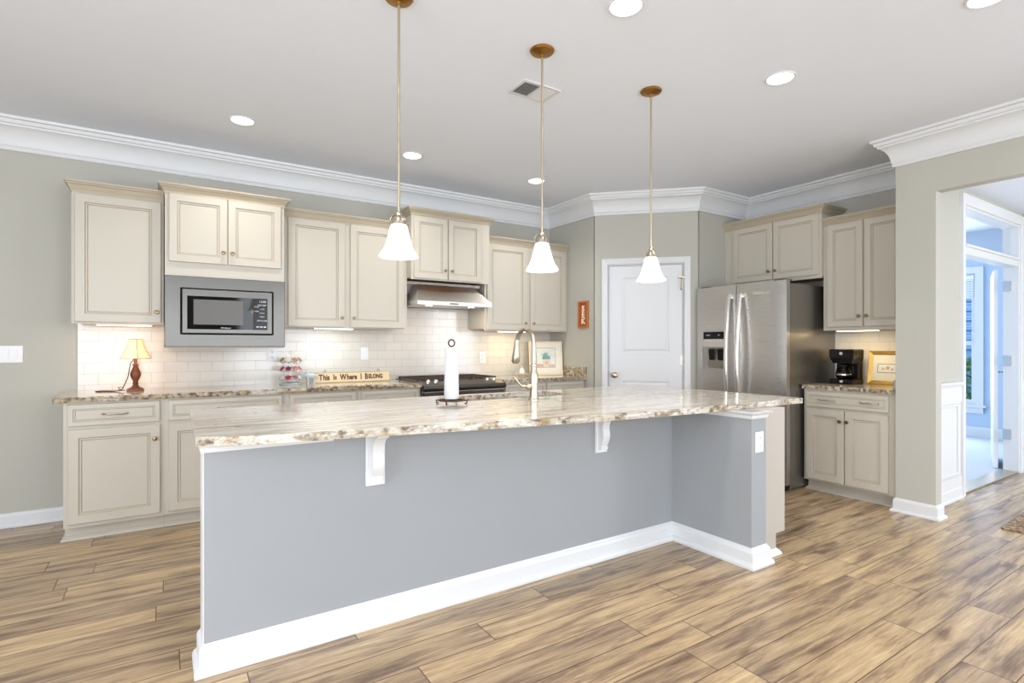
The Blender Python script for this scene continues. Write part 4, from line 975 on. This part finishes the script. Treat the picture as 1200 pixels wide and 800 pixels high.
for ti, z in enumerate(tz):
    for k in range(9):
        a = 2 * PI * k / 9 + .15
        b = MB(); b.use(M['podcup']); b.lathe([(.001, -.036), (.016, -.036), (.0205, -.004), (.023, -.003), (.023, 0)], seg=14, caps=False)
        b.use(pod_cols[ti][k % len(pod_cols[ti])]); b.lathe([(.001, .0012), (.0225, .0012), (.0225, 0), (.001, 0)], seg=14)
        o = b.build('coffee_pod', None, None, 40)
        rdir = Vector((math.cos(a), math.sin(a), 0)); tilt = math.radians(50)
        nrm_ = (rdir * math.sin(tilt) + Vector((0, 0, 1)) * math.cos(tilt))
        o.rotation_euler = nrm_.to_track_quat('Z', 'Y').to_euler()
        o.location = Vector((CPX, CPY, CT + z)) + rdir * .072 + nrm_ * .012
        tag(o, '%s lidded coffee pod on the %s tier of the wire rack' % (lidn[ti], tn[ti]), 'coffee pod', '%s tier coffee pods' % tn[ti])
# animal figurine (pale grey, four legs, head towards the left)
b = MB()
def blob(b, c, r, seg=14):
    rings = []
    for i in range(1, 9):
        t = PI * i / 9; rings.append([(c[0] + r[0] * math.cos(t), c[1] + r[1] * math.sin(t) * math.cos(2 * PI * k / seg), c[2] + r[2] * math.sin(t) * math.sin(2 * PI * k / seg)) for k in range(seg)])
    b.loft(rings)
bd = MB()
fig = [((-.048, 0, .078), .016), ((-.034, 0, .080), .021), ((-.016, 0, .068), .024), ((.010, 0, .064), .025), ((.036, 0, .066), .023), ((.052, 0, .062), .014)]
bd.tube([p for p, r in fig], .02, 14, [r for p, r in fig])
for x in (-.016, .036):
    for y in (-.013, .013): bd.tube([(x, y, .06), (x - .002, y, .03), (x, y, .0)], .008, 8, [.012, .008, .0085])
bd.tube([(-.046, 0, .082), (-.062, 0, .066), (-.066, 0, .05)], .008, 10, [.014, .011, .008])
for y in (-.016, .016): bd.tube([(-.034, y, .094), (-.032, y * 1.7, .102)], .006, 8, [.007, .003])
bd.tube([(.054, 0, .072), (.064, 0, .06), (.062, 0, .036)], .003, 6)
fg = bd.build('animal_figurine', M['silver'], None, 60); fg.location = (1.055, 4.83, CT)
tag(fg, 'small pale grey four-legged animal figurine beside the pod rack', 'figurine')
# wooden sign
Sg = thing('wooden_sign', 'cream wooden sign reading This Is Where I Belong on the back counter', 'sign', (1.095, 4.86, CT + .001), 0)
Sg.rotation_euler = (math.radians(-8), 0, 0)
SW, SH = .695, .095
MB().box(0, 0, 0, SW, .016, SH, .002).build('sign_board', M['signwood'], Sg)
b = MB(); b.box(.004, -.001, .004, SW - .004, -.0001, .0065); b.box(.004, -.001, SH - .0065, SW - .004, -.0001, SH - .004); b.box(.004, -.001, .0065, .0065, -.0001, SH - .0065); b.box(SW - .0065, -.001, .0065, SW - .004, -.0001, SH - .0065)
b.build('sign_border', M['lettering'], Sg)
x = .045
for word in ((('T', .072), ('his', .070)), (('I', .072), ('s', .060)), (('W', .072), ('here', .068)), (('I', .072),), (('B', .072), ('ELONG', .056))):
    b = MB()
    for txt, sz_ in word:
        mn, mx_ = textmesh(b, txt, sz_ * .98, (x, -.0015, .047), .0008, .74, align='LEFT', bold=.0022)
        x += mx_ + .004
    b.build('sign_word', M['lettering'], Sg)
    x += .026
b = MB()
for xx in (.10, SW - .11): b.tube([(xx + .010 * math.sin(2 * PI * i / 14), .008, SH + .009 - .010 * math.cos(2 * PI * i / 14)) for i in range(15)], .002, 6)
b.build('hanging_ring', M['iron'], Sg)
# framed print behind the faucet, leaning on the backsplash across the corner
def framed(name, label, loc, rot, w, h, fw, mfr, matw, art, lean=8, depth=.02, cat='framed picture'):
    t = thing(name, label, cat, loc, 0); t.rotation_euler = (math.radians(-lean), 0, rot); t.rotation_mode = 'XYZ'
    b = MB(); b.loft([fr_ring(0, w, 0, h, depth), fr_ring(0, w, 0, h, .003), fr_ring(.004, w - .004, .004, h - .004, 0), fr_ring(fw * .6, w - fw * .6, fw * .6, h - fw * .6, .004), fr_ring(fw, w - fw, fw, h - fw, .008), fr_ring(fw, w - fw, fw, h - fw, depth)], False, False)
    b.build('picture_frame', mfr, t)
    MB().box(fw + .0003, .010, fw + .0003, w - fw - .0003, depth, h - fw - .0003).build('picture_mat', M['mat_board'], t)
    art(t, w, h, fw, matw)
    MB().box(fw + .0005, .0085, fw + .0005, w - fw - .0005, .0092, h - fw - .0005).build('picture_glass', M['glass'], t)
    return t
def art_jar(t, w, h, fw, mw):
    x0, x1, z0, z1 = mw, w - mw, mw * 1.05, h - mw * .95
    b = MB(); b.box(x0 - .004, .0094, z0 - .004, x1 + .004, .0099, z1 + .004); b.build('print_border', M['greyink'], t)
    b = MB(); b.box(x0, .0090, z0, x1, .0096, z1)
    o = b.build('print_sheet', M['bluewash'], t)
    cx = (x0 + x1) / 2 + .005
    b = MB(); b.use(M['cream_cer']); b.extr([(cx + .045 * math.cos(a * PI / 10), z0 + .055 + .048 * math.sin(a * PI / 10)) for a in range(20)], 'y', .0087, .0090)
    b.use(M['pinkpaint']); b.extr([(x0 + .004, z0 + .004), (x1 - .004, z0 + .004), (x1 - .004, z0 + .03), (x0 + .004, z0 + .04)], 'y', .00885, .00895)
    b.extr([(cx + .02 * math.cos(a * PI / 5), z0 + .05 + .02 * math.sin(a * PI / 5)) for a in range(10)], 'y', .0084, .0087)
    b.use(M['teal'])
    b.extr([(cx - .05, z0 + .09), (cx + .05, z0 + .09), (cx + .042, z0 + .125), (cx - .042, z0 + .125)], 'y', .0085, .0089)
    for k in range(9):
        a = PI * (.12 + .76 * k / 8); L_ = .085 if k % 2 else .07
        b.extr([(cx + .012 * math.cos(a + 1.57), z0 + .11), (cx + L_ * math.cos(a), z0 + .11 + L_ * .95 * math.sin(a)), (cx - .012 * math.cos(a + 1.57), z0 + .125)], 'y', .0083 - .0001 * (k % 3), .0086)
    b.build('print_painting', None, t)
framed('framed_print', 'white framed print of a teal plant in a bowl leaning behind the faucet', (3.42, 4.90, CT + .001), math.radians(-22), .385, .385, .022, M['palewood'], .085, art_jar)
# footed dish with white lidded jar
D = MB(); D.lathe([(.001, 0), (.040, 0), (.036, .006), (.018, .012), (.018, .018), (.070, .024), (.078, .034), (.072, .033), (.001, .026)], seg=28)
dish = D.build('footed_dish', M['cream_cer'], None, 40); dish.location = (3.235, 4.78, CT); tag(dish, 'cream footed dish on the counter left of the framed print', 'dish')
J = thing('lidded_jar', 'small white lidded jar standing on the cream footed dish', 'jar', (3.235, 4.78, CT + .0345))
MB().lathe([(.001, -.001), (.026, -.001), (.031, .012), (.030, .03), (.024, .038), (.001, .038)], seg=22).build('jar_body', M['white_cer'], J, 50)
MB().lathe([(.001, .0385), (.025, .0385), (.020, .048), (.008, .056), (.008, .062), (.010, .068), (.001, .072)], seg=22).build('jar_lid', M['white_cer'], J, 50)
# orange shadow box on the corner wall (x = CX plane, faces -x)
O = thing('wooden_wall_plaque', 'narrow orange wooden plaque with pale letters on the corner wall', 'plaque', (CX, 4.535, 1.462), R90)
pw, ph = .165, .292
b = MB(); b.box(0, -.020, 0, .020, -.0005, ph, .002); b.box(pw - .020, -.02, 0, pw, -.0005, ph, .002); b.box(.0205, -.02, 0, pw - .0205, -.0005, .020, .002); b.box(.0205, -.02, ph - .020, pw - .0205, -.0005, ph, .002); b.build('plaque_frame', M['orangewood'], O)
MB().box(.0205, -.006, .0205, pw - .0205, -.0005, ph - .0205).build('plaque_back', M['orangedeep'], O)
b = MB()
for i, c in enumerate(('S', 'E', 'K')): textmesh(b, c, .085, (pw / 2, -.010, ph - .085 - i * .068), .003, 1.1, bold=.002)
b.build('plaque_letters', M['mat_board'], O)
# coffee maker
K = thing('coffee_maker', 'black drip coffee maker with glass carafe on the small counter', 'coffee maker', (5.075, 2.515, .928), R90)
cw = .200; cd = .19
b = MB(); b.box(0, 0, 0, cw, cd, .045, .008); b.build('warming_base', M['black'], K)
b = MB(); b.box(.006, .115, .045, cw - .006, cd, .21, .006); b.build('water_tank', M['black'], K)
b = MB(); b.loft([[(.022, .02, .185), (cw - .022, .02, .185), (cw - .01, cd, .185), (.01, cd, .185)], [(0, 0, .235), (cw, 0, .235), (cw, cd, .235), (0, cd, .235)], [(-.002, -.002, .300), (cw + .002, -.002, .300), (cw + .002, cd, .300), (-.002, cd, .300)], [(.004, .004, .310), (cw - .004, .004, .310), (cw - .004, cd - .003, .310), (.004, cd - .003, .310)]])
b.build('brew_head', M['black'], K)
b = MB(); b.lathe([(.006, -.0045), (.015, -.0035), (.015, .0), (.001, .0)][::-1], (cw / 2, -.001, .272), 20, 'y'); b.build('brew_badge', M['chrome'], K)
MB().box(cw / 2 - .012, -.003, .014, cw / 2 + .012, .002, .034, .001).build('power_switch', M['chrome'], K)
b = MB(); cc = (cw / 2 - .006, .06, 0)
b.lathe([(.001, .047), (.050, .047), (.062, .058), (.066, .085), (.060, .120), (.046, .150), (.043, .163), (.041, .163), (.044, .148), (.057, .118), (.063, .085), (.059, .060), (.048, .050), (.001, .050)], cc, 28, caps=False)
ca = b.build('carafe', M['smoke'], K, 50)
b = MB(); b.lathe([(.001, .160), (.046, .160), (.047, .172), (.030, .180), (.001, .181)], cc, 24); b.build('carafe_lid', M['black'], ca, 40)
b = MB(); b.lathe([(.0635, .093), (.0672, .088), (.067, .080), (.0635, .078)], cc, 28, caps=False); b.build('carafe_band', M['chrome'], ca, 40)
b = MB(); b.tube([(cc[0] + .045, cc[1] - .005, .164), (cc[0] + .085, cc[1] - .022, .160), (cc[0] + .094, cc[1] - .025, .12), (cc[0] + .085, cc[1] - .02, .085), (cc[0] + .064, cc[1] - .012, .078)], .008, 10); b.build('carafe_handle', M['black'], ca, 50)
# gold framed print on the small counter
def art_small(t, w, h, fw, mw):
    b = MB(); b.box(.075, .0094, .105, w - .1, .0099, h - .115); b.build('print_border', M['greyink'], t)
    b = MB(); b.box(.080, .0090, .110, w - .105, .0096, h - .120); b.build('print_sheet', M['bluewash'], t)
    b = MB()
    for cx, cz, r in ((.12, .14, .012), (.155, .15, .016), (.19, .137, .011), (.24, .155, .012)):
        b.extr([(cx + r * math.cos(a * PI / 5), cz + r * math.sin(a * PI / 5)) for a in range(10)], 'y', .0086, .0089)
    b.build('print_painting', M['pinkpaint'], t)
framed('gold_framed_print', 'gold framed small print leaning on the tile beside the column', (5.285, 2.300, .929), R90, .400, .300, .036, M['gold'], .1, art_small, lean=9)
fin = MB(); fin.lathe([(.001, 0), (.016, 0), (.018, .01), (.012, .03), (.016, .045), (.015, .06), (.006, .068), (.001, .068)], seg=18)
fo = fin.build('salt_shaker', M['silver'], None, 40); fo.location = (4.93, 1.935, .928); tag(fo, 'small grey shaker on the counter in front of the gold frame', 'shaker')
# rug corner at the right
b = MB(); b.box(0, -.75, .0005, 1.1, 0, .014, .004)
rg_ = b.build('woven_rug', M['rug']); rg_.location = (4.86, 1.268, 0); rg_.rotation_euler = (0, 0, math.radians(2.5)); tag(rg_, 'brown braided rug on the wood floor in the hall opening', 'rug')
